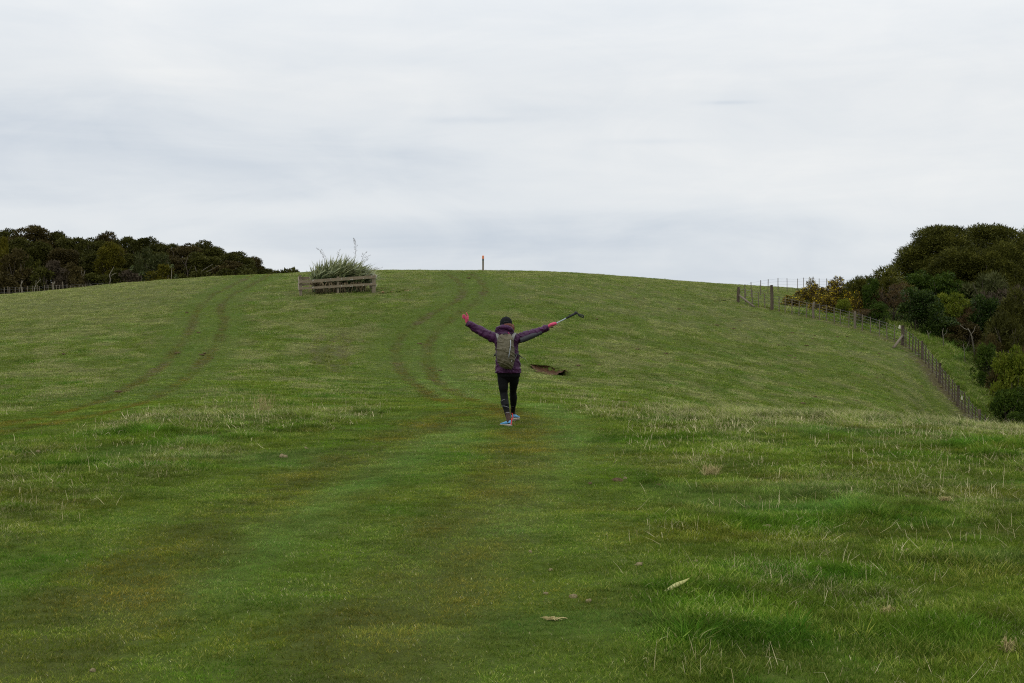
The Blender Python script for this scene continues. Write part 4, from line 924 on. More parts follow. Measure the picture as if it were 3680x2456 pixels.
def rail(a, b_, ha, hb, wd, off, th=.045):
    a, b_ = Vector(a), Vector(b_); za, zb = Hs(a.x, a.y) + ha, Hs(b_.x, b_.y) + hb
    A = Vector((a.x, a.y, za)) + off; B = Vector((b_.x, b_.y, zb)) + off; v = B - A; Lr = v.length; R_ = rotm(v)
    mb = MB(); n = 14; rg = random.Random(int(Lr * 1000 + ha * 77))
    secs = []
    for i in range(n + 1):
        t_ = i / n * 2 - 1; secs.append((t_ * Lr / 2, wd / 2 + rg.uniform(-.006, .006), th / 2 + rg.uniform(-.003, .003), rg.uniform(-.004, .004)))
    vv = []; ff = []
    for s_ in secs:
        for cy, cz in ((-1, -1), (1, -1), (1, 1), (-1, 1)): vv.append((s_[0], cy * s_[2], cz * s_[1] + s_[3]))
    for i in range(n):
        for k in range(4): q = i * 4 + k; r = i * 4 + (k + 1) % 4; ff.append((q, q + 4, r + 4, r))
    mb.add(vv, ff); mb.add([vv[0], vv[1], vv[2], vv[3]], [(0, 1, 2, 3)], 1); mb.add(vv[-4:], [(3, 2, 1, 0)], 1)
    o = mb.build('rail', [M_RAIL, M_END], pen, loc=(A + B) / 2 - pb); o.rotation_euler = R_.to_euler(); return o
fo = -bk_ * .115; e1 = ax * .12
rail(FL - e1, FR + e1, .80, .93, .18, fo); rail(FL - e1, FR + e1, .42, .50, .135, fo)
rail(FL - e1 + bk_ * DP, FR + e1 + bk_ * DP, .80, .88, .17, -fo); rail(FL - e1 + bk_ * DP, FR + e1 + bk_ * DP, .42, .47, .13, -fo)
for P_, sgn in ((FL, -1), (FR, 1)):
    of = ax * sgn * (.115 if sgn < 0 else .14)
    rail(P_ - bk_ * .09, P_ + bk_ * (DP + .09), .82 if sgn < 0 else .95, .82 if sgn < 0 else .9, .17, of); rail(P_ - bk_ * .09, P_ + bk_ * (DP + .09), .44, .46, .13, of)

# flax bush
m_flax, t, b = mat('flax leaves')
c1 = ramp_(t, attr_(t, 'r'), [(0, (.040, .066, .024)), (.5, (.105, .140, .055)), (1, (.24, .265, .12))])
c2 = ramp_(t, attr_(t, 'q'), [(.45, (0, 0, 0)), (.95, (.8, .8, .8))])
L(t, mix_(t, c2, c1, (.30, .30, .13)), b.inputs['Base Color']); b.inputs['Roughness'].default_value = .45; b.inputs['Specular IOR Level'].default_value = .5
m_dead = m_simple('dead flax leaves', (.075, .055, .028), (.26, .20, .11), 6, .9, 0)
fb = (FL + FR) / 2 + bk_ * DP * .5 + ax * .10; fb.z = Hs(fb.x, fb.y)
flax = empty('flax_bush', fb, label='large wind-combed flax bush with dry flower stalks inside the timber pen', cat='bush')
def straps(n, dead, name, m_):
    rg = np.random.default_rng(5 if dead else 6); V, F_, R_, Q = [], [], [], []
    for i in range(n):
        cx = rg.uniform(-1.45, 1.45) if not dead else rg.uniform(-1.8, 1.55); cy = rg.uniform(-.7, .7) if not dead else rg.uniform(-1.0, -.55)
        big = math.exp(-((cx + .25) / 1.15) ** 2)
        a = rg.uniform(0, 6.283); Ln = (1.62 + .72 * big) * rg.uniform(.5, 1.03); out_ = rg.uniform(.08, .66) * Ln
        if dead: Ln = rg.uniform(.5, .95); out_ = Ln * .8
        dxx, dyy = math.cos(a) * out_ + (.22 * Ln if not dead else 0), math.sin(a) * out_ * .8
        if dead: dxx = math.cos(a) * out_ * .7 + .1; dyy = -abs(math.sin(a)) * out_ * .4
        w = rg.uniform(.040, .070) * (1.0 if not dead else .6); tw = rg.uniform(0, 3.14); base = len(V); z0 = rg.uniform(0, .12) + (.35 if dead else 0)
        top_z = Ln * math.sqrt(max(.15, 1 - (out_ / Ln) ** 2)) if not dead else -.25
        droop = rg.uniform(.1, .95) * Ln * (rg.uniform(0, 1) < .8)
        r0 = rg.uniform(0, 1)
        for j, f in enumerate((0, .3, .55, .78, 1.0)):
            x = cx + dxx * f ** 1.5 + (.30 * droop * max(0, f - .6) * 3 if not dead else 0); y = cy + dyy * f ** 1.5
            z = z0 + top_z * f - droop * max(0, f - .55) ** 1.5 * 1.6 if not dead else z0 + .25 * math.sin(f * 3) - (z0 + .1) * f * f
            ww = w * (.8, 1, .95, .6, .03)[j]; sx_, sy_ = math.cos(tw + f * .7) * ww, math.sin(tw + f * .7) * ww
            V += [(x - sx_, y - sy_, z), (x + sx_, y + sy_, z + ww * .3)]; R_ += [r0, r0]; Q += [f * rg.uniform(.7, 1.0)] * 2
        for j in range(4): q = base + j * 2; F_.append((q, q + 1, q + 3, q + 2))
    o = link(name, np_mesh(name, np.array(V), np.array(F_), m_, {'r': np.array(R_), 'q': np.array(Q)}), flax); o.rotation_euler.z = math.atan2(ax.y, ax.x); o['kind'] = 'stuff'
straps(3100, False, 'leaves', m_flax); straps(150, True, 'dead_leaves', m_dead)
M_STALK = m_simple('dry flower stalk', (.13, .115, .105), (.24, .22, .21), 5, .9, 0)
def stalk(pts, d, pods, r=.014):
    mb = MB(); pp = [W(1000 + a / 4.7, 840 + b_ / 4.7, d) - fb for a, b_ in pts]
    mb.tube(pp, [r * (1.15 - .75 * i / (len(pp) - 1)) for i in range(len(pp))], 5)
    rg = random.Random(len(pts) * 7 + int(pts[0][0]))
    for k in range(pods):
        f = .38 + .62 * (k + .5) / pods; q = f * (len(pp) - 1); i = min(int(q), len(pp) - 2); p = pp[i].lerp(pp[i + 1], q - i)
        s_ = rg.choice((-1, 1)); e_ = p + Vector((s_ * rg.uniform(.05, .11), rg.uniform(-.04, .04), rg.uniform(.0, .05))); mb.tube([p, e_], [.008, .006], 4)
        mb.tube([e_, e_ + Vector((s_ * .02, 0, .07))], [.014, .004], 5)
    mb.build('flower_stalk', M_STALK, flax)
stalk([(815, 580), (780, 430), (740, 335), (675, 255)], 82.5, 11)
stalk([(985, 520), (990, 420), (1025, 345), (1030, 265)], 82.9, 4)
stalk([(1275, 560), (1290, 440), (1312, 260), (1310, 150), (1290, 85)], 83.2, 15)
stalk([(1370, 600), (1400, 480), (1440, 370), (1485, 310)], 83.3, 7, .011)
stalk([(1415, 580), (1450, 500), (1495, 430), (1525, 370)], 83.1, 6, .011)
stalk([(1480, 710), (1560, 650), (1650, 600), (1745, 580)], 82.6, 6, .013)

# ------------------------------------------------------------------ marker post on the crest
mx_, my_ = (1736 - 1840) / 5000 * 111, 111.0; mz = Hs(mx_, my_)
mk_o = empty('marker_post', (mx_, my_, mz), label='squared timber track marker post with an orange cap on the crest', cat='post')
mb = MB(); mb.rings([((0, 0, -.3), .07, .07), ((0, 0, 1.02), .07, .07)], 16, p=8); mb.build('post', M_PPOST, mk_o)
mb = MB(); mb.rings([((0, 0, 1.022), .078, .078), ((0, 0, 1.26), .078, .078), ((0, 0, 1.275), .06, .06)], 16, p=8)
M_ORG = m_simple('faded orange paint', (.62, .17, .06), (.75, .24, .10), 3, .55, 0); mb.build('orange_cap', M_ORG, mk_o)
mb = MB(); mb.rings([((0, 0, .86), .072, .072), ((0, 0, .99), .072, .072)], 16, p=8); mb.build('dark_band', m_simple('dark green paint', (.03, .05, .035), (.05, .07, .05), 3, .6, 0), mk_o)

# ------------------------------------------------------------------ the walker, seen from behind with both arms thrown wide
M_SKIN = m_simple('skin', (.40, .24, .17), (.48, .30, .22), 30, .55, .05, .002)
M_LEG = m_simple('black stretch leggings', (.003, .003, .0032), (.005, .005, .0055), 60, .7, .1, .002, .10)
M_PANEL = m_simple('charcoal calf panel', (.008, .008, .009), (.011, .011, .012), 60, .7, .1, .002, .10)
M_PIPE = m_simple('grey reflective piping', (.16, .16, .17), (.22, .22, .23), 30, .4, 0)
m_j, t, b = mat('plum shell jacket'); co = N(t, 'ShaderNodeTexCoord').outputs['Object']
nj = noise_(t, 7, 4, .6, co, .6); nk = noise_(t, 24, 3, .5, co, .3)
L(t, ramp_(t, nj.outputs[0], [(.3, (.030, .0055, .029)), (.7, (.058, .012, .054))]), b.inputs['Base Color'])
b.inputs['Roughness'].default_value = .5; b.inputs['Specular IOR Level'].default_value = .22
bump_(t, math_(t, 'ADD', nj.outputs[0], math_(t, 'MULTIPLY', nk.outputs[0], .35)), .9, .03, b); M_JKT = m_j
M_UNDER = m_simple('grey underarm panel', (.024, .023, .028), (.038, .036, .042), 12, .6, .5, .01)
M_GLOVE = m_simple('pink knitted glove', (.42, .045, .10), (.62, .085, .17), 60, .8, .3, .003)
M_CUFF = m_simple('dark glove cuff', (.02, .014, .02), (.04, .03, .04), 40, .8, .2)
M_CAP = m_simple('charcoal cap fabric', (.006, .0065, .007), (.012, .0125, .0135), 40, .9, .3, .004, .1)
M_HAIR = m_simple('auburn hair', (.05, .014, .006), (.19, .050, .016), 40, .5, .5, .006, .4)
M_SOCK = m_simple('brown striped sock', (.035, .020, .016), (.075, .045, .036), 50, .95, .4, .004)
M_BLUE = m_simple('sky blue running shoe', (.08, .26, .48), (.12, .34, .56), 40, .6, .2, .003)
M_SHOEB = m_simple('black shoe mesh', (.012, .012, .014), (.025, .025, .028), 60, .7, .3, .003)
M_SOLE = m_simple('stone coloured sole', (.26, .22, .17), (.42, .38, .31), 30, .8, .3, .005)
M_REDT = m_simple('neon red heel tab', (.65, .04, .035), (.78, .08, .06), 20, .5, 0)
DW = 21.2; PX0 = (1822 - 1840) / 5000 * DW; PROOT = Vector((PX0, DW, Hs(PX0, DW)))
def Q(zx, zy, dep=0.0): return W(1600 + zx / 3.136, 1060 + zy / 3.136, DW + dep) - PROOT
K = 1 / 740.0
def limb(mb, pts, n=16, shrink=1.0, mi=0, over=0.0):
    """(zx, zy, depth, radius in the same picture units) along a limb"""
    P = [Q(a, b_, d) for a, b_, d, r in pts]; R_ = [(r + over) * K * shrink for *_, r in pts]
    P = [P[0] + (P[0] - P[1]).normalized() * .001] + P[1:]
    # fine resample for smooth bends
    PP, RR_ = [], []
    for i in range(len(P) - 1):
        p0, p1, p2, p3 = P[max(i - 1, 0)], P[i], P[i + 1], P[min(i + 2, len(P) - 1)]
        for j in range(4):
            f = j / 4; PP.append(.5 * ((2 * p1) + (p2 - p0) * f + (2 * p0 - 5 * p1 + 4 * p2 - p3) * f * f + (3 * p1 - p0 - 3 * p2 + p3) * f ** 3)); RR_.append(R_[i] + (R_[i + 1] - R_[i]) * (f * f * (3 - 2 * f)))
    PP.append(P[-1]); RR_.append(R_[-1]); mb.tube(PP, RR_, n, mi)
person = empty('person', PROOT, label='person striding away uphill in a plum jacket with both arms flung wide', cat='person')
GZ0 = 1489
LEG_L = [(655, 890, 0, 66), (653, 960, 0, 64), (655, 1040, -.02, 54), (661, 1115, -.02, 44), (671, 1190, -.08, 43.5), (682, 1250, -.13, 39), (696, 1320, -.19, 31), (709, 1385, -.24, 24), (718, 1425, -.27, 23)]
LEG_R = [(772, 890, 0, 64), (775, 960, .04, 57), (769, 1035, .12, 45), (765, 1090, .18, 38), (769, 1160, .22, 42.5), (768, 1220, .27, 37), (765, 1270, .32, 28), (763, 1320, .37, 23), (764, 1350, .40, 23)]
ARM_L = [(610, 500, 0, 58), (540, 480, 0, 56), (480, 455, .0, 54), (420, 420, .01, 50), (370, 394, .02, 47), (320, 362, .0, 43), (280, 338, -.02, 38), (248, 325, -.03, 33)]
ARM_R = [(785, 505, 0, 58), (850, 487, 0, 56), (915, 460, 0, 52), (970, 440, .0, 47), (1030, 420, -.01, 43), (1090, 398, -.02, 40), (1130, 382, -.03, 37), (1160, 370, -.03, 31)]
mb = MB()
for lg in (LEG_L, LEG_R): limb(mb, lg, shrink=.86)
mb.rings([(Q(712, y), a * K, d_) for y, a, d_ in ((940, 60, .06), (900, 110, .095), (860, 112, .10), (780, 98, .09), (700, 92, .09), (620, 96, .09), (540, 104, .09), (490, 100, .08), (455, 62, .06), (440, 36, .05))], 20)
mb.tube([Q(690, 470), Q(690, 400), Q(690, 350, .01)], [.055, .05, .055], 14)
for am in (ARM_L, ARM_R): limb(mb, am, shrink=.62)
mb.tube([Q(270, 334, -.03), Q(246, 322, -.035), Q(242, 285, -.042)], [.026, .019, .017], 10); mb.tube([Q(1140, 376, -.03), Q(1170, 362, -.03), Q(1195, 352, -.04)], [.024, .019, .016], 10)
mb.ball(Q(690, 336, .0), (.074, .094, .098), 20, 14)                                    # skull
mb.ball(Q(694, 352, .055), (.052, .05, .065), 14, 10); mb.ball(Q(696, 338, .105), (.012, .018, .022), 8, 6)   # jaw, nose
mb.ball(Q(692, 372, .092), (.024, .012, .010), 8, 6)                                     # lips
for sx_ in (-1, 1): mb.ball(Q(690 + sx_ * 57, 336, .01), (.010, .020, .030), 8, 6)       # ears
mb.ball(Q(722, 1450, -.26), (.03, .05, .03), 10, 8); mb.ball(Q(765, 1372, .42), (.03, .05, .03), 10, 8)
link('body', remesh(mb.mesh('body', M_SKIN), .0075, 3), person)
mb = MB()
for sx_ in (-1, 1): mb.ball(Q(694 + sx_ * 22, 330, .088), .011, 8, 6)
mb.build('eyes', m_simple('eye', (.5, .5, .5), (.6, .6, .6), 3, .2, 0), person, True)
# leggings
mb = MB()
for lg in (LEG_L[:8], LEG_R[:8]): limb(mb, [p for p in lg[:-1]] + [lg[-1][:3] + (lg[-1][3] + 1,)], n=18)
mb.rings([(Q(715, y), a * K, d_) for y, a, d_ in ((985, 30, .04), (955, 90, .085), (920, 128, .118), (880, 133, .125), (840, 128, .12), (800, 118, .11))], 24)
link('leggings', remesh(mb.mesh('leggings', M_LEG), .007, 3), person)
mb = MB(); limb(mb, [(664, 1195, -.105, 42.5), (673, 1225, -.128, 41), (682, 1255, -.15, 38.5)], n=18, over=2.2); mb.build('calf_panel', M_PANEL, person, True)
def band(pts, r, nm, m_, par=person):
    mb = MB(); mb.tube([Q(*p) for p in pts], r, 5); return mb.build(nm, m_, par, True)
band([(626, 1208, -.16), (640, 1192, -.19), (655, 1184, -.2), (672, 1177, -.2)], .0028, 'piping', M_PIPE)
band([(636, 1256, -.17), (655, 1254, -.22), (680, 1256, -.24), (703, 1266, -.22), (722, 1285, -.17)], .0036, 'piping', M_PIPE)
band([(672, 1340, -.24), (690, 1328, -.29), (710, 1327, -.29), (729, 1334, -.25)], .0036, 'hem_tape', M_PIPE)
band([(736, 1256, .29), (750, 1259, .25), (775, 1259, .25), (797, 1255, .29)], .0022, 'hem_tape', m_simple('dull hem tape', (.05, .05, .05), (.07, .07, .07), 20, .6, 0))
for nm, seg in (('sock', [(700, 1333, -.205, 29), (708, 1372, -.235, 26.5), (715, 1405, -.262, 25.5), (722, 1436, -.28, 27)]), ('sock', [(765, 1262, .315, 30), (764, 1300, .355, 26), (764, 1335, .39, 25), (765, 1362, .41, 27)])):
    mb = MB(); limb(mb, seg, n=16)
    for i, f in enumerate((.25, .45, .62, .8)):
        k = f * (len(seg) - 1); a_, b_ = seg[int(k)], seg[min(int(k) + 1, len(seg) - 1)]; u = k - int(k); p = [a_[q] + (b_[q] - a_[q]) * u for q in range(4)]
        limb(mb, [(p[0], p[1] - 2, p[2], p[3]), (p[0] + 1, p[1] + 2, p[2], p[3])], n=16, over=1.6)
    mb.build('sock', M_SOCK, person, True)
# shoes: local frame x = toe direction
def shoe(heel, toe_dir, roll=0.0, pitch=0.0, L_=.255):
    h = heel; u = Vector(toe_dir).normalized(); v = Vector((0, 0, 1)).cross(u).normalized(); M_ = Matrix((u, v, Vector((0, 0, 1)))).transposed() @ Matrix.Rotation(pitch, 3, 'Y') @ Matrix.Rotation(roll, 3, 'X')
    def sec(x, w, z0, z1, p=3.2): return (h + M_ @ Vector((x, 0, (z0 + z1) / 2)), w, (z1 - z0) / 2, M_ @ Vector((0, 1, 0)), M_ @ Vector((0, 0, 1)))
    s_ = MB(); s_.rings([sec(-.008, .022, .006, .030), sec(.004, .034, 0, .034), sec(.05, .034, 0, .032), sec(.11, .032, .002, .028), sec(.17, .042, .002, .026), sec(.21, .041, .006, .026), sec(.245, .026, .016, .030), sec(.252, .012, .02, .03)], 18, p=3.0)
    for i in range(7):
        x = .012 + i * .032; s_.box(h + M_ @ Vector((x, 0, -.004)), (.016, .058, .010), M_)
    o1 = s_.build('sole', M_SOLE, None, False)
    s_ = MB(); s_.rings([sec(.0, .020, .030, .088), sec(.012, .031, .030, .092), sec(.05, .033, .028, .088), sec(.09, .034, .026, .082), sec(.14, .036, .024, .066), sec(.19, .038, .022, .050), sec(.23, .030, .024, .042), sec(.248, .012, .026, .036)], 18, p=2.4)
    nb = len(s_.f); s_.m = [0] * nb
    for fi, f in enumerate(s_.f):                                  # dark lower heel quarter
        c = sum((Vector(s_.v[i]) for i in f), Vector()) / len(f); lc = M_.inverted() @ (c - h)
        if lc.x < .055 and lc.z < .058 - abs(lc.y) * .3: s_.m[fi] = 1
    up = s_.build('shoe', [M_BLUE, M_SHOEB], person, True); o1.parent = up
    c_ = MB(); c_.rings([sec(.028, .026, .082, .10), sec(.05, .029, .080, .098), sec(.075, .026, .078, .09)], 14); q = c_.build('collar', M_SHOEB, up, True)
    r_ = MB(); r_.box(h + M_ @ Vector((-.004, 0, .064)), (.008, .014, .082), M_); r_.box(h + M_ @ Vector((-.009, 0, .112)), (.010, .017, .032), M_); r_.build('heel_tab', M_REDT, up)
    return up
gl = Q(738, 1481, -.32); shoe(Vector((gl.x, gl.y, Hs(PX0 + gl.x, DW + gl.y) - PROOT.z + .002)), (-.62, .8, 0), .16, .03)
gr = Q(766, 1412, .36); zr_ = max(gr.z, Hs(PX0 + gr.x, DW + gr.y) - PROOT.z + .002)
shoe(Vector((gr.x, gr.y, zr_)), (.34, .94, 0), -.1, 0)
# jacket
mb = MB()
for am in (ARM_L, ARM_R): limb(mb, am, n=20)
def ring_of(x0, x1, y, dpt, dep=0): return (Q((x0 + x1) / 2, y, dep), (x1 - x0) / 2 * K, dpt)
mb.rings([ring_of(563, 856, 876, .135), ring_of(564, 853, 840, .137), ring_of(566, 846, 780, .132), ring_of(570, 834, 710, .125), ring_of(573, 823, 640, .122), ring_of(566, 818, 590, .125), ring_of(552, 826, 530, .13), ring_of(552, 822, 480, .12), ring_of(590, 800, 448, .10), ring_of(628, 752, 432, .08)], 28, p=2.3)
me_ = remesh(mb.mesh('jacket', M_JKT), .0085, 5)
def wrinkle(me_, amp, sc, seed, folds=()):
    n = len(me_.vertices); co = np.empty(n * 3, np.float32); no = np.empty(n * 3, np.float32)
    me_.vertices.foreach_get('co', co); me_.vertices.foreach_get('normal', no); co = co.reshape(-1, 3); no = no.reshape(-1, 3)
    v = (fbm(co[:, 0] * sc + co[:, 1] * 7, co[:, 2] * sc * .8 + co[:, 1] * 5, seed, 3) - .5) * 2 * amp
    ridg = 1 - np.abs(fbm(co[:, 0] * sc * .8 + 9, (co[:, 2] + co[:, 0] * .5) * sc * 1.3 + co[:, 1] * 3, seed + 5, 2) - .5) * 5
    v += np.clip(ridg, 0, 1) ** 2 * amp * 1.3
    co = co + no * v[:, None]; me_.vertices.foreach_set('co', co.ravel()); me_.update()
wrinkle(me_, .0105, 12, 3)
jk = link('jacket', me_, person)
mb = MB(); mb.rings([ring_of(561, 858, 880, .139), ring_of(561, 858, 866, .140)], 28, p=2.3); mb.build('hem', M_JKT, jk, True)
mb = MB(); limb(mb, [(845, 512, -.045, 33), (900, 494, -.045, 35), (960, 470, -.045, 33), (1030, 444, -.045, 27), (1090, 420, -.045, 22)], n=14); mb.build('underarm_panel', M_UNDER, jk, True)
mb = MB(); mb.tube([Q(262, 330, -.03), Q(240, 318, -.03)], [.048, .046], 14); mb.build('cuff', M_CUFF, jk, True)
mb = MB(); mb.tube([Q(1140, 378, -.03), Q(1165, 368, -.03)], [.049, .045], 14); mb.build('cuff', M_JKT, jk, True)
# hood lying on the shoulders
mb = MB()
mb.tube([Q(585, 408, .02), Q(592, 382, -.06), Q(640, 364, -.12), Q(690, 362, -.14), Q(735, 388, -.11), Q(752, 415, -.04), Q(745, 425, .04)], [.030, .036, .036, .034, .034, .034, .028], 14)
mb.tube([Q(590, 425, .02), Q(600, 430, -.06), Q(650, 440, -.12), Q(700, 440, -.13), Q(745, 432, -.06)], [.028, .034, .038, .038, .03], 14)
mb.ball(Q(668, 405, -.06), (.108, .085, .052), 18, 12)
mb.ball(Q(670, 440, .0), (.10, .09, .04), 16, 10)
hd = remesh(mb.mesh('hood', M_JKT), .0075, 4); wrinkle(hd, .006, 16, 9); link('hood', hd, person)
band([(712, 425, -.175), (725, 445, -.205), (738, 470, -.22)], .003, 'drawcord', M_GLOVE)
# cap and hair
mb = MB(); cc = Q(686, 318, .0)
secs = []
for i in range(9):
    f = i / 8; r_c = math.sqrt(max(0, 1 - (f * .985) ** 2.6)); secs.append((cc + Vector((0, 0, -.030 + f * .126)), .093 * r_c + .002, .106 * r_c + .002))
mb.rings(secs, 26); cp = mb.build('cap', M_CAP, person, True)
mb = MB(); mb.rings([(cc + Vector((0, 0, -.034)), .096, .109), (cc + Vector((0, 0, -.012)), .0955, .1085)], 26); mb.build('cap_band', M_CAP, cp, True)
bc = Q(700, 325, .13); mb = MB(); mb.rings([(bc + Vector((0, 0, 0)), .072, .062), (bc + Vector((.0, .01, .010)), .070, .060)], 20); mb.build('brim', M_CAP, cp, True)
mb = MB(); mb.ball(cc + Vector((0, 0, .098)), .008, 8, 6); mb.build('cap_button', M_CAP, cp, True)
band([(650, 318, -.115), (672, 300, -.118), (700, 300, -.118), (722, 318, -.115)], .0035, 'cap_strap', M_SHOEB, cp)
mb = MB(); rgh = random.Random(3)
mb.ball(Q(690, 345, -.03), (.085, .085, .075), 16, 10)
for i in range(46):
    a = rgh.uniform(-.45, 1.05); xx = 694 + 72 * math.sin(a * 1.5); dp = -.07 * math.cos(a * 1.5); ln = rgh.uniform(60, 105) * (1 if a > .25 else .75)
    mb.tube([Q(xx, 335, dp), Q(xx + 8 * max(a, 0) + rgh.uniform(-2, 2), 335 + ln * .5, dp - .005), Q(xx + rgh.uniform(-6, 9), 335 + ln, dp + rgh.uniform(-.01, .02))], [.010, .011, .003], 5)
mb.build('hair', M_HAIR, person, True)

# gloves: palm and five fingers
def fingers(mb, spec):
    for pts, r in spec:
        P = [Q(*p) for p in pts]; mb.tube(P, [r, r * .98, r * .92, r * .7][:len(P)] if len(P) > 3 else [r, r * .95, r * .72], 10)
        mb.ball(P[-1], r * .72, 8, 6)
mb = MB()
mb.tube([Q(256, 330, -.033), Q(243, 300, -.04), Q(243, 272, -.045), Q(238, 250, -.045)], [.030, .028, .036, .034], 12, flat=.75)
fingers(mb, [([(232, 246, -.05), (217, 230, -.06), (203, 228, -.065), (196, 232, -.07)], .0105),
             ([(228, 253, -.048), (212, 240, -.06), (200, 242, -.065), (194, 247, -.07)], .0105),
             ([(228, 262, -.045), (212, 252, -.055), (202, 254, -.06), (197, 260, -.065)], .0105),
             ([(231, 272, -.04), (217, 264, -.05), (206, 266, -.055), (201, 271, -.06)], .0095),
             ([(256, 268, -.04), (257, 245, -.04), (247, 222, -.04), (236, 205, -.04)], .0115)])
link('glove', remesh(mb.mesh('glove', M_GLOVE), .0038, 2), person)
PA, PB = Q(848, 532, -.085), Q(1482, 203, .06)                       # the pole's axis, tip side and grip side
def on_pole(f): return PA.lerp(PB, f)
def fr(zx):
    return (Q(zx, 0).x - PA.x) / (PB.x - PA.x)
mb = MB(); hc = on_pole(fr(1228)); pdir = (PB - PA).normalized(); upv = Vector((-pdir.z, 0, pdir.x)).normalized(); bkv = pdir.cross(upv).normalized()
if bkv.y < 0: bkv = -bkv
wr = Q(1156, 367, -.03)
mb.tube([wr, wr.lerp(hc, .45) + upv * .016 - bkv * .02, hc + upv * .012 - pdir * .02 - bkv * .028, hc + pdir * .018 + upv * .006 - bkv * .030], [.028, .032, .036, .030], 12, flat=.8)
for i, s_ in enumerate((-.030, -.010, .010, .030)):
    c0 = hc + pdir * s_; rr_ = (.021, .0225, .0225, .020)[i]; r_f = (.0095, .0105, .0105, .010)[i]
    P = [c0 + (upv * math.cos(a) - bkv * math.sin(a)) * rr_ for a in (2.4, 1.7, .9, 0, -.9, -1.7)]
    mb.tube([c0 - bkv * .026 + upv * .004] + P[1:] if False else P, [r_f, r_f, r_f, r_f * .97, r_f * .92, r_f * .7], 9); mb.ball(P[-1], r_f * .7, 8, 6)
mb.tube([wr.lerp(hc, .5) + upv * .02, hc + upv * .026 - pdir * .028, hc + upv * .024 + pdir * .0 + bkv * .010, hc + upv * .012 + pdir * .02 + bkv * .018], [.013, .012, .011, .008], 9)
link('glove', remesh(mb.mesh('glove', M_GLOVE), .0038, 2), person)

# trekking pole held in the hand on the pole side
pole = empty('trekking_pole', PROOT + on_pole(.5), label='telescopic trekking pole held upside-down along the outstretched arm, grip outwards', cat='trekking pole'); pb = on_pole(.5)
M_ALU = m_simple('brushed grey shaft', (.22, .25, .27), (.36, .39, .41), 30, .35, 0, 0, .6); M_BLK = m_simple('black rubber grip', (.012, .012, .013), (.025, .025, .027), 50, .7, .4, .003); M_DGR = m_simple('dark lower shaft', (.03, .034, .038), (.06, .066, .072), 20, .4, 0, 0, .5)
def seg(nm, f0, f1, r0, r1, m_, n=12):
    mb = MB(); mb.tube([on_pole(f0) - pb, on_pole((f0 + f1) / 2) - pb, on_pole(f1) - pb], [r0, (r0 + r1) / 2, r1], n); return mb.build(nm, m_, pole, True)
seg('lower_shaft', 0, fr(1040), .0075, .0085, M_DGR); seg('middle_shaft', fr(1040), fr(1200), .0095, .0095, M_DGR); seg('upper_shaft', fr(1200), fr(1372), .0095, .0095, M_ALU)
for a in (1045, 1105, 1150): seg('collar', fr(a), fr(a + 22), .0125, .0125, M_BLK)
seg('collar', fr(1255), fr(1270), .012, .012, M_ALU)
seg('grip', fr(1366), fr(1470), .0150, .0185, M_BLK)
mb = MB(); g_ = on_pole(fr(1476)) - pb; mb.tube([g_ - pdir * .02, g_ + pdir * .005, g_ + pdir * .02 + upv * .012], [.019, .024, .017], 12); mb.ball(g_ + upv * .012, (.02, .02, .018), 10, 8); mb.box(on_pole(fr(1412)) - pb + upv * .022, (.02, .014, .014)); mb.build('pommel', M_BLK, pole, True)
mb = MB()
def ribbon(mb, pts, w, th=.003):
    pts = [Vector(p) for p in pts]
    for side in (0,):
        mb.rings([(p, w, th, Vector((0, .35, .94)).normalized(), (pts[min(i + 1, len(pts) - 1)] - pts[max(i - 1, 0)]).cross(Vector((0, .35, .94))).normalized()) for i, p in enumerate(pts)], 8, p=4)
ribbon(mb, [Q(1482, 205, .05) - pb, Q(1500, 218, .05) - pb, Q(1520, 226, .045) - pb, Q(1545, 230, .04) - pb, Q(1564, 240, .04) - pb, Q(1560, 253, .05) - pb, Q(1540, 252, .06) - pb, Q(1515, 240, .065) - pb, Q(1494, 224, .06) - pb], .011)
mb.build('wrist_strap', M_BLK, pole, True)

# backpack
bpr = Q(680, 640, -.25); bag = empty('backpack', PROOT + bpr, label='olive grey daypack worn on the back of the person in the plum jacket', cat='backpack')
m_b, t, b = mat('olive ripstop'); co = N(t, 'ShaderNodeTexCoord').outputs['Object']; mp = N(t, 'ShaderNodeMapping'); mp.inputs['Scale'].default_value = (1.0, 1, .55); mp.inputs['Rotation'].default_value = (0, .6, 0); L(t, co, mp.inputs[0])
n = noise_(t, 9, 5, .6, mp.outputs[0], .8)
L(t, ramp_(t, n.outputs[0], [(.3, (.060, .050, .023)), (.7, (.100, .085, .042))]), b.inputs['Base Color']); b.inputs['Roughness'].default_value = .65; bump_(t, n.outputs[0], 1.0, .035, b); M_BAG = m_b
M_STRAP = m_simple('grey webbing', (.13, .13, .115), (.20, .20, .18), 40, .8, 0); M_ZIP = m_simple('pale grey zip', (.22, .24, .25), (.34, .36, .38), 60, .5, 0)
mb = MB(); sec_ = lambda x0, x1, y, dep, dp: (Q((x0 + x1) / 2, y, dep) - bpr, (x1 - x0) / 2 * K, dp)
mb.rings([sec_(672, 742, 836, -.215, .055), sec_(632, 758, 818, -.235, .085), sec_(600, 768, 780, -.245, .108), sec_(584, 776, 730, -.25, .118), sec_(578, 780, 680, -.252, .122), sec_(579, 779, 620, -.25, .118), sec_(583, 775, 560, -.242, .108), sec_(590, 768, 510, -.23, .09), sec_(604, 754, 475, -.215, .068), sec_(628, 738, 452, -.20, .042), sec_(650, 720, 443, -.19, .02)], 28, p=2.5)
bm_ = remesh(mb.mesh('bag_body', M_BAG), .007, 3); wrinkle(bm_, .009, 12, 13); bd = link('bag_body', bm_, bag)
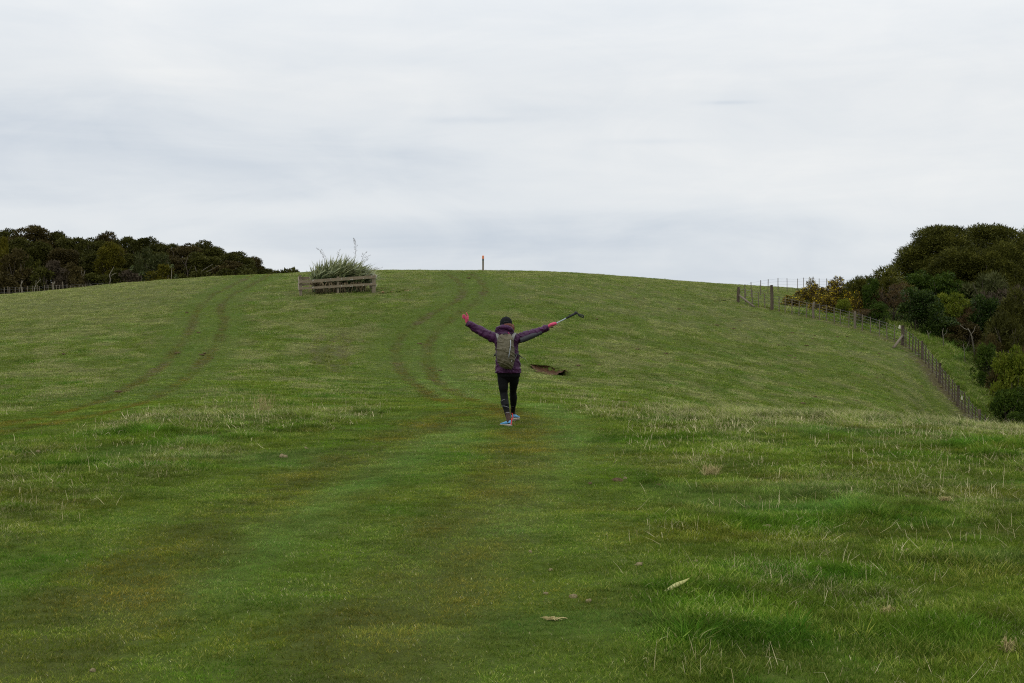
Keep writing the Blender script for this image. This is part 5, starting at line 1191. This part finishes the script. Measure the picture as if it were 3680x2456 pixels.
def bband(pts, w, nm, m_, th=.0025, wv=None):
    mb = MB(); pp = [Q(*p) - bpr for p in pts]
    mb.rings([(p, w, th, (wv or Vector((1, 0, 0))), (pp[min(i + 1, len(pp) - 1)] - pp[max(i - 1, 0)]).cross(wv or Vector((1, 0, 0))).normalized()) for i, p in enumerate(pp)], 8, p=4); return mb.build(nm, m_, bag, True)
bband([(736, 508, -.325), (737, 560, -.350), (730, 620, -.372), (720, 680, -.378), (712, 712, -.374)], .006, 'zip', M_ZIP)
bband([(604, 512, -.19), (596, 470, -.15), (588, 440, -.09), (585, 428, .0), (590, 440, .09)], .026, 'shoulder_strap', M_STRAP, .006)
bband([(752, 512, -.19), (766, 470, -.15), (778, 440, -.09), (785, 432, .0), (780, 445, .09)], .026, 'shoulder_strap', M_STRAP, .006)
bband([(655, 455, -.24), (662, 438, -.25), (682, 434, -.25), (695, 440, -.25), (700, 455, -.24)], .008, 'haul_loop', M_SHOEB, .003, Vector((0, .6, .8)).normalized())
bband([(775, 752, -.22), (790, 715, -.19), (806, 676, -.12)], .007, 'compression_strap', M_STRAP, .0025, Vector((.9, 0, .4)))
bband([(590, 680, -.18), (566, 672, -.10), (560, 668, .02)], .017, 'hip_belt', M_SHOEB, .005, Vector((0, .2, 1)))
bband([(572, 676, -.06), (556, 680, -.09), (545, 692, -.10)], .016, 'belt_end', M_SHOEB, .004, Vector((.3, .2, 1)).normalized())
bband([(772, 680, -.18), (806, 672, -.12), (824, 672, -.08), (845, 690, -.08), (862, 706, -.09)], .014, 'hip_belt', M_SHOEB, .005, Vector((-.3, .2, 1)).normalized())
bband([(858, 704, -.09), (885, 714, -.10), (905, 728, -.11), (918, 745, -.12), (930, 765, -.12)], .006, 'loose_strap_end', M_STRAP, .002, Vector((-.4, .2, 1)).normalized())
mb = MB(); c = Q(748, 745, -.362) - bpr
for i in range(6): a = i * math.pi / 3 + .3; mb.box(c + Vector((math.cos(a) * .007, 0, math.sin(a) * .007 + (i % 2) * .003)), (.006, .003, .006), Matrix.Rotation(a, 3, 'Y'))
mb.build('small_logo', m_simple('pale print', (.45, .45, .42), (.5, .5, .47), 5, .6, 0), bag)

# ------------------------------------------------------------------ small things lying in the grass
M_CLOD = m_simple('dried earth clod', (.10, .080, .042), (.27, .22, .125), 45, .95, .8, .01, .05)
M_CLODD = m_simple('damp earth clod', (.045, .030, .016), (.13, .090, .050), 45, .95, .8, .01, .05)
def clod(px, py, wpx, lab, m_=M_CLOD, seed=0, asp=.62):
    x, y = at(px, py); w = wpx * y / 5000; rg = np.random.default_rng(seed + 5)
    mb = MB(); mb.ball((0, 0, 0), (w * .5, w * .36, w * .5 * asp), 18, 11)
    for k in range(3): mb.ball((rg.uniform(-.3, .3) * w, rg.uniform(-.2, .2) * w, rg.uniform(0, .12) * w), w * rg.uniform(.16, .26), 12, 8)
    me_ = mb.mesh('dirt_clod', m_, True); n = len(me_.vertices); co = np.empty(n * 3, np.float32); me_.vertices.foreach_get('co', co); co = co.reshape(-1, 3)
    f = 1 + (fbm(co[:, 0] / w * 3.3 + seed + 9, co[:, 2] / w * 3.3 + co[:, 1] / w * 2.7, seed, 3) - .5) * .9; co = co * f[:, None]; me_.vertices.foreach_set('co', co.ravel()); me_.update()
    o = link('dirt_clod', me_); o.location = (x, y, Hs(x, y) + w * .04); o.rotation_euler = (0, rg.uniform(-.3, .3), rg.uniform(0, 6)); tag(o, lab, 'dirt clod', 'earth clods lying in the near grass')
CL = [(2754, 1901, 40, 'broad flat-topped brown clod, largest of those beyond the fallen leaf'), (2295, 2034, 30, 'pale grey-brown clod uphill of the fallen flax leaf'), (2473, 2134, 26, 'furrowed clod lying right against the fallen flax leaf\'s tip'), (2060, 2149, 36, 'longest pale clod of the pair beside the track edge'),
      (2112, 2166, 27, 'rounded clod touching distance from the longest pale clod'), (1963, 2137, 24, 'steep tilted clod nearest the trodden track'), (1981, 2052, 26, 'flat thin clod among straws just off the track'), (1905, 1986, 18, 'tiny pale clod half sunk where the straws begin'),
      (2221, 1732, 38, 'wide clod patch below the dark lush tussock'), (2246, 1723, 22, 'small clod touching the wide clod patch'), (2120, 1741, 18, 'dark small clod on its own beside the wide clod patch'), (2368, 1748, 22, 'small dark clod level with the wide clod patch, further from the track'), (2498, 2021, 20, 'thin brown crumb in the lush patch beyond the fallen leaf'), (2525, 2048, 18, 'thin brown crumb just below another crumb beyond the leaf'),
      (3410, 2034, 30, 'pale long clod near a twin clod in the straw-strewn field'), (3380, 2016, 28, 'darker twin of the pale long clod'), (3263, 1980, 22, 'low clod above the twin clods'), (2781, 2172, 20, 'single brown crumb in the open grass below the broad clod'), (334, 2415, 24, 'lone pinkish clod in the mown track closest to the viewer'),
      (1019, 1645, 28, 'low clod on the track verge left of the walker\'s line'), (656, 1619, 26, 'sunken clod between the tyre track and the near rise'), (135, 1629, 24, 'clod among bleached straws below the low end of the tyre track'), (1100, 1614, 18, 'small clod just above the low clod on the track verge'), (3260, 1790, 22, 'clod in a nest of dry straw')]
for i, (px, py, w, lab) in enumerate(CL): clod(px, py, w * 1.05, lab, M_CLODD if 'dark' in lab else M_CLOD, i)
# dead straw nests
m_nest = m_simple('bleached grass nest', (.22, .18, .07), (.42, .36, .17), 30, .9, 0, spec=.05)
def nest(px, py, wpx, lab, n=70, up=.3):
    x, y = at(px, py); w = wpx * y / 5000; mb = MB(); rg = random.Random(px)
    for i in range(n):
        a = rg.uniform(0, 6.283); q = rg.uniform(0, .5) * w; p = Vector((math.cos(a) * q, math.sin(a) * q * .7, 0)); b_ = rg.uniform(0, 6.283); l = rg.uniform(.25, .6) * w
        mb.tube([p, p + Vector((math.cos(b_) * l * .5, math.sin(b_) * l * .5, rg.uniform(.05, up) * w)), p + Vector((math.cos(b_) * l, math.sin(b_) * l, rg.uniform(0, up * 1.2) * w))], [.003, .0025, .001], 3)
    o = mb.build('dead_grass_clump', m_nest, None); o.location = (x, y, Hs(x, y) + .01); tag(o, lab, 'dead grass clump')
nest(1989, 2231, 66, 'flat bleached patch of dead grass below the clods', 34, .05)
nest(3395, 1805, 38, 'small round nest of brown dead grass in the near field', 60, .4)
nest(945, 1482, 70, 'pale upright clump of dead grass on the brow beside the track', 55, .9)
nest(2555, 1712, 60, 'brown dead clump inside the tall tussock', 70, .6)
nest(3190, 2215, 50, 'dead brown tuft with long straws poking from it', 50, .5)
nest(3620, 2350, 60, 'cluster of crossed dead straws at the field\'s near corner', 30, .9)
# fallen flax leaf
x, y = at(2432, 2128); sc = y / 5000
m_fl, t, b = mat('dying flax leaf'); co = N(t, 'ShaderNodeTexCoord').outputs['Object']; sp = N(t, 'ShaderNodeSeparateXYZ'); L(t, co, sp.inputs[0])
n = noise_(t, 40, 4, .6, co); L(t, mix_(t, math_(t, 'MULTIPLY', n.outputs[0], .6), ramp_(t, math_(t, 'ADD', math_(t, 'MULTIPLY', sp.outputs[0], 5.0), .5), [(.0, (.42, .39, .18)), (.45, (.38, .38, .13)), (1, (.27, .29, .04))]), (.36, .32, .13)), b.inputs['Base Color']); b.inputs['Roughness'].default_value = .5
prof = [(-47, -19, 2), (-40, -17, 5.5), (-30, -13, 9.5), (-18, -6, 11.5), (-5, 2, 11), (8, 8, 10), (20, 13, 8.5), (32, 19, 6), (42, 25, 3), (48, 29, .4)]
V = []; Fc = []
for i, (a, c_, w) in enumerate(prof):
    for s_, dz_ in ((-1, -.2), (0, .25), (1, .6)): V.append((a * sc, (c_ * .6 + s_ * w * .45) * sc, ((c_ + 22) * .85 + s_ * w * .62 + dz_ * 2) * sc))
for i in range(len(prof) - 1):
    for k in range(2): q = i * 3 + k; Fc.append((q, q + 3, q + 4, q + 1))
mb = MB(); mb.add(V, Fc); o = mb.build('fallen_flax_leaf', m_fl, None, True); so = o.modifiers.new('t', 'SOLIDIFY'); so.thickness = .0015
o.location = (x, y, Hs(x, y) + .004); tag(o, 'pale yellow-green dead flax leaf lying in the near grass', 'leaf')
# the washed-out scrape on the slope: earth bank and crumbs
M_SOIL = m_simple('raw brown subsoil', (.030, .016, .008), (.095, .052, .028), 9, .98, .9, .05, .05)
def soil_bank(name, lab, pts_top, pts_bot, m_, depth=.3, seed=0):
    """a small broken face of earth between an upper lip and a lower edge, both lying on the slope"""
    nu, nv = 46, 9; V = []; rg = np.random.default_rng(seed)
    T = [at(*p) for p in pts_top]; B = [at(*p) for p in pts_bot]
    def samp(P, f):
        q = f * (len(P) - 1); i = min(int(q), len(P) - 2); u = q - i; return (P[i][0] + (P[i + 1][0] - P[i][0]) * u, P[i][1] + (P[i + 1][1] - P[i][1]) * u)
    ox, oy = samp(B, .5); oz = Hs(ox, oy)
    for i in range(nu):
        f = i / (nu - 1); a = samp(T, f); b_ = samp(B, f); e_ = math.sin(math.pi * f) ** .5
        zt = float(raw_h(np.array([a[0]]), np.array([a[1]]))[0]); zb = float(raw_h(np.array([b_[0]]), np.array([b_[1]]))[0])
        for j in range(nv):
            g = (0, .03, .07, .12, .25, .45, .65, .85, 1)[j]; dn = (0, .45, .8, 1, 1, 1, 1, 1, 1)[j]
            x_ = a[0] + (b_[0] - a[0]) * g; y_ = a[1] + (b_[1] - a[1]) * g
            n_ = float((fbm(np.array([x_ * 6.]), np.array([y_ * 6. + j * .7]), seed, 3)[0] - .5))
            z_ = zt + (zb + .02 - zt) * dn * e_ + (zb - zt) * g * (1 - e_) + n_ * .07 * e_ + .02; y_ += (n_ * .3 + .16 * (j in (1, 2, 3))) * e_ * (j < 4)
            V.append((x_ - ox, y_ - oy, z_ - oz))
    Fc = [(i * nv + j, (i + 1) * nv + j, (i + 1) * nv + j + 1, i * nv + j + 1) for i in range(nu - 1) for j in range(nv - 1)]
    mb = MB(); mb.add(V, Fc); o = mb.build(name, m_, None, False, (ox, oy, oz)); tag(o, lab, kind='structure'); return o
soil_bank('earth_scrape', 'brown earth scrape broken into the slope beside the walker', [(1904, 1314), (1925, 1316), (1960, 1321), (2000, 1327), (2030, 1336), (2044, 1342)], [(1906, 1320), (1925, 1340), (1960, 1349), (2000, 1352), (2028, 1351), (2042, 1346)], M_SOIL, .08, 4)
M_SOIL2 = m_simple('orange clay', (.11, .065, .028), (.28, .19, .10), 9, .98, .9, .05, .05)
soil_bank('clay_scrape', 'orange clay scrape beside the timber pen', [(1356, 1040), (1390, 1037), (1430, 1040), (1470, 1044)], [(1358, 1056), (1390, 1055), (1430, 1050), (1470, 1047)], M_SOIL2, .12, 6)
soil_bank('earth_scrape', 'thin earth lip by the first strainer post', [(2566, 1082), (2590, 1075), (2620, 1071), (2640, 1073)], [(2568, 1087), (2590, 1084), (2618, 1079), (2640, 1076)], M_SOIL, .12, 8)
for i, (px, py, w, lab) in enumerate([(1415, 1044, 11, 'pale stone on the clay scrape'), (1408, 1051, 8, 'small clay lump below the pale stone'), (1376, 1052, 12, 'orange clay lump next to the pen corner')]):
    clod(px, py, w, lab, M_SOIL2 if 'clay l' in lab else M_CLOD, 40 + i)
rgd = random.Random(5)
# scattered earth crumbs of the hillside
n = 900; Y = np.sqrt(RNG.uniform(34. ** 2, 100. ** 2, n)); X = RNG.uniform(-.36, .36, n) * Y; mk_ = masks(X, Y); px = 1840 + 5000 * X / Y
k = RNG.uniform(0, 1, n) < (.10 + .35 * ss(1900, 2400, px) + .5 * mk_['rut'] + .7 * mk_['strip'] + .5 * mk_['scar']) * (fbm(X / 3, Y / 3, 150, 2) > .45); X, Y = X[k], Y[k]; Z = H(X, Y)
mb = MB()
for i in range(len(X)):
    s_ = rgd.uniform(.03, .10); mb.ball((X[i], Y[i], Z[i] + s_ * .3), (s_ * rgd.uniform(.8, 1.8), s_, s_ * .45), 6, 4)
tag(mb.build('earth_crumbs', M_CLODD, None), 'little dark earth crumbs and droppings strewn over the hillside', kind='stuff')
# dead sticks along the fence foot
mb = MB()
for i in range(80):
    f = rgd.uniform(.50, .97); q = f * (len(FENCE_XY) - 1); a = int(q); u = q - a; p0, p1 = FENCE_XY[a], FENCE_XY[min(a + 1, len(FENCE_XY) - 1)]; x = p0[0] + (p1[0] - p0[0]) * u + rgd.uniform(-1.6, .9); y = p0[1] + (p1[1] - p0[1]) * u + rgd.uniform(-.6, .6)
    b_ = rgd.uniform(0, 6.28); l = rgd.uniform(.15, .8); z = Hs(x, y); mb.tube([(x, y, z + .03), (x + math.cos(b_) * l * .5, y + math.sin(b_) * l * .5, z + rgd.uniform(.05, .14)), (x + math.cos(b_) * l, y + math.sin(b_) * l, z + .05)], [.014, .011, .005], 4)
tag(mb.build('fallen_twigs', M_PALE, None), 'dead twigs littering the foot of the boundary fence', kind='stuff')
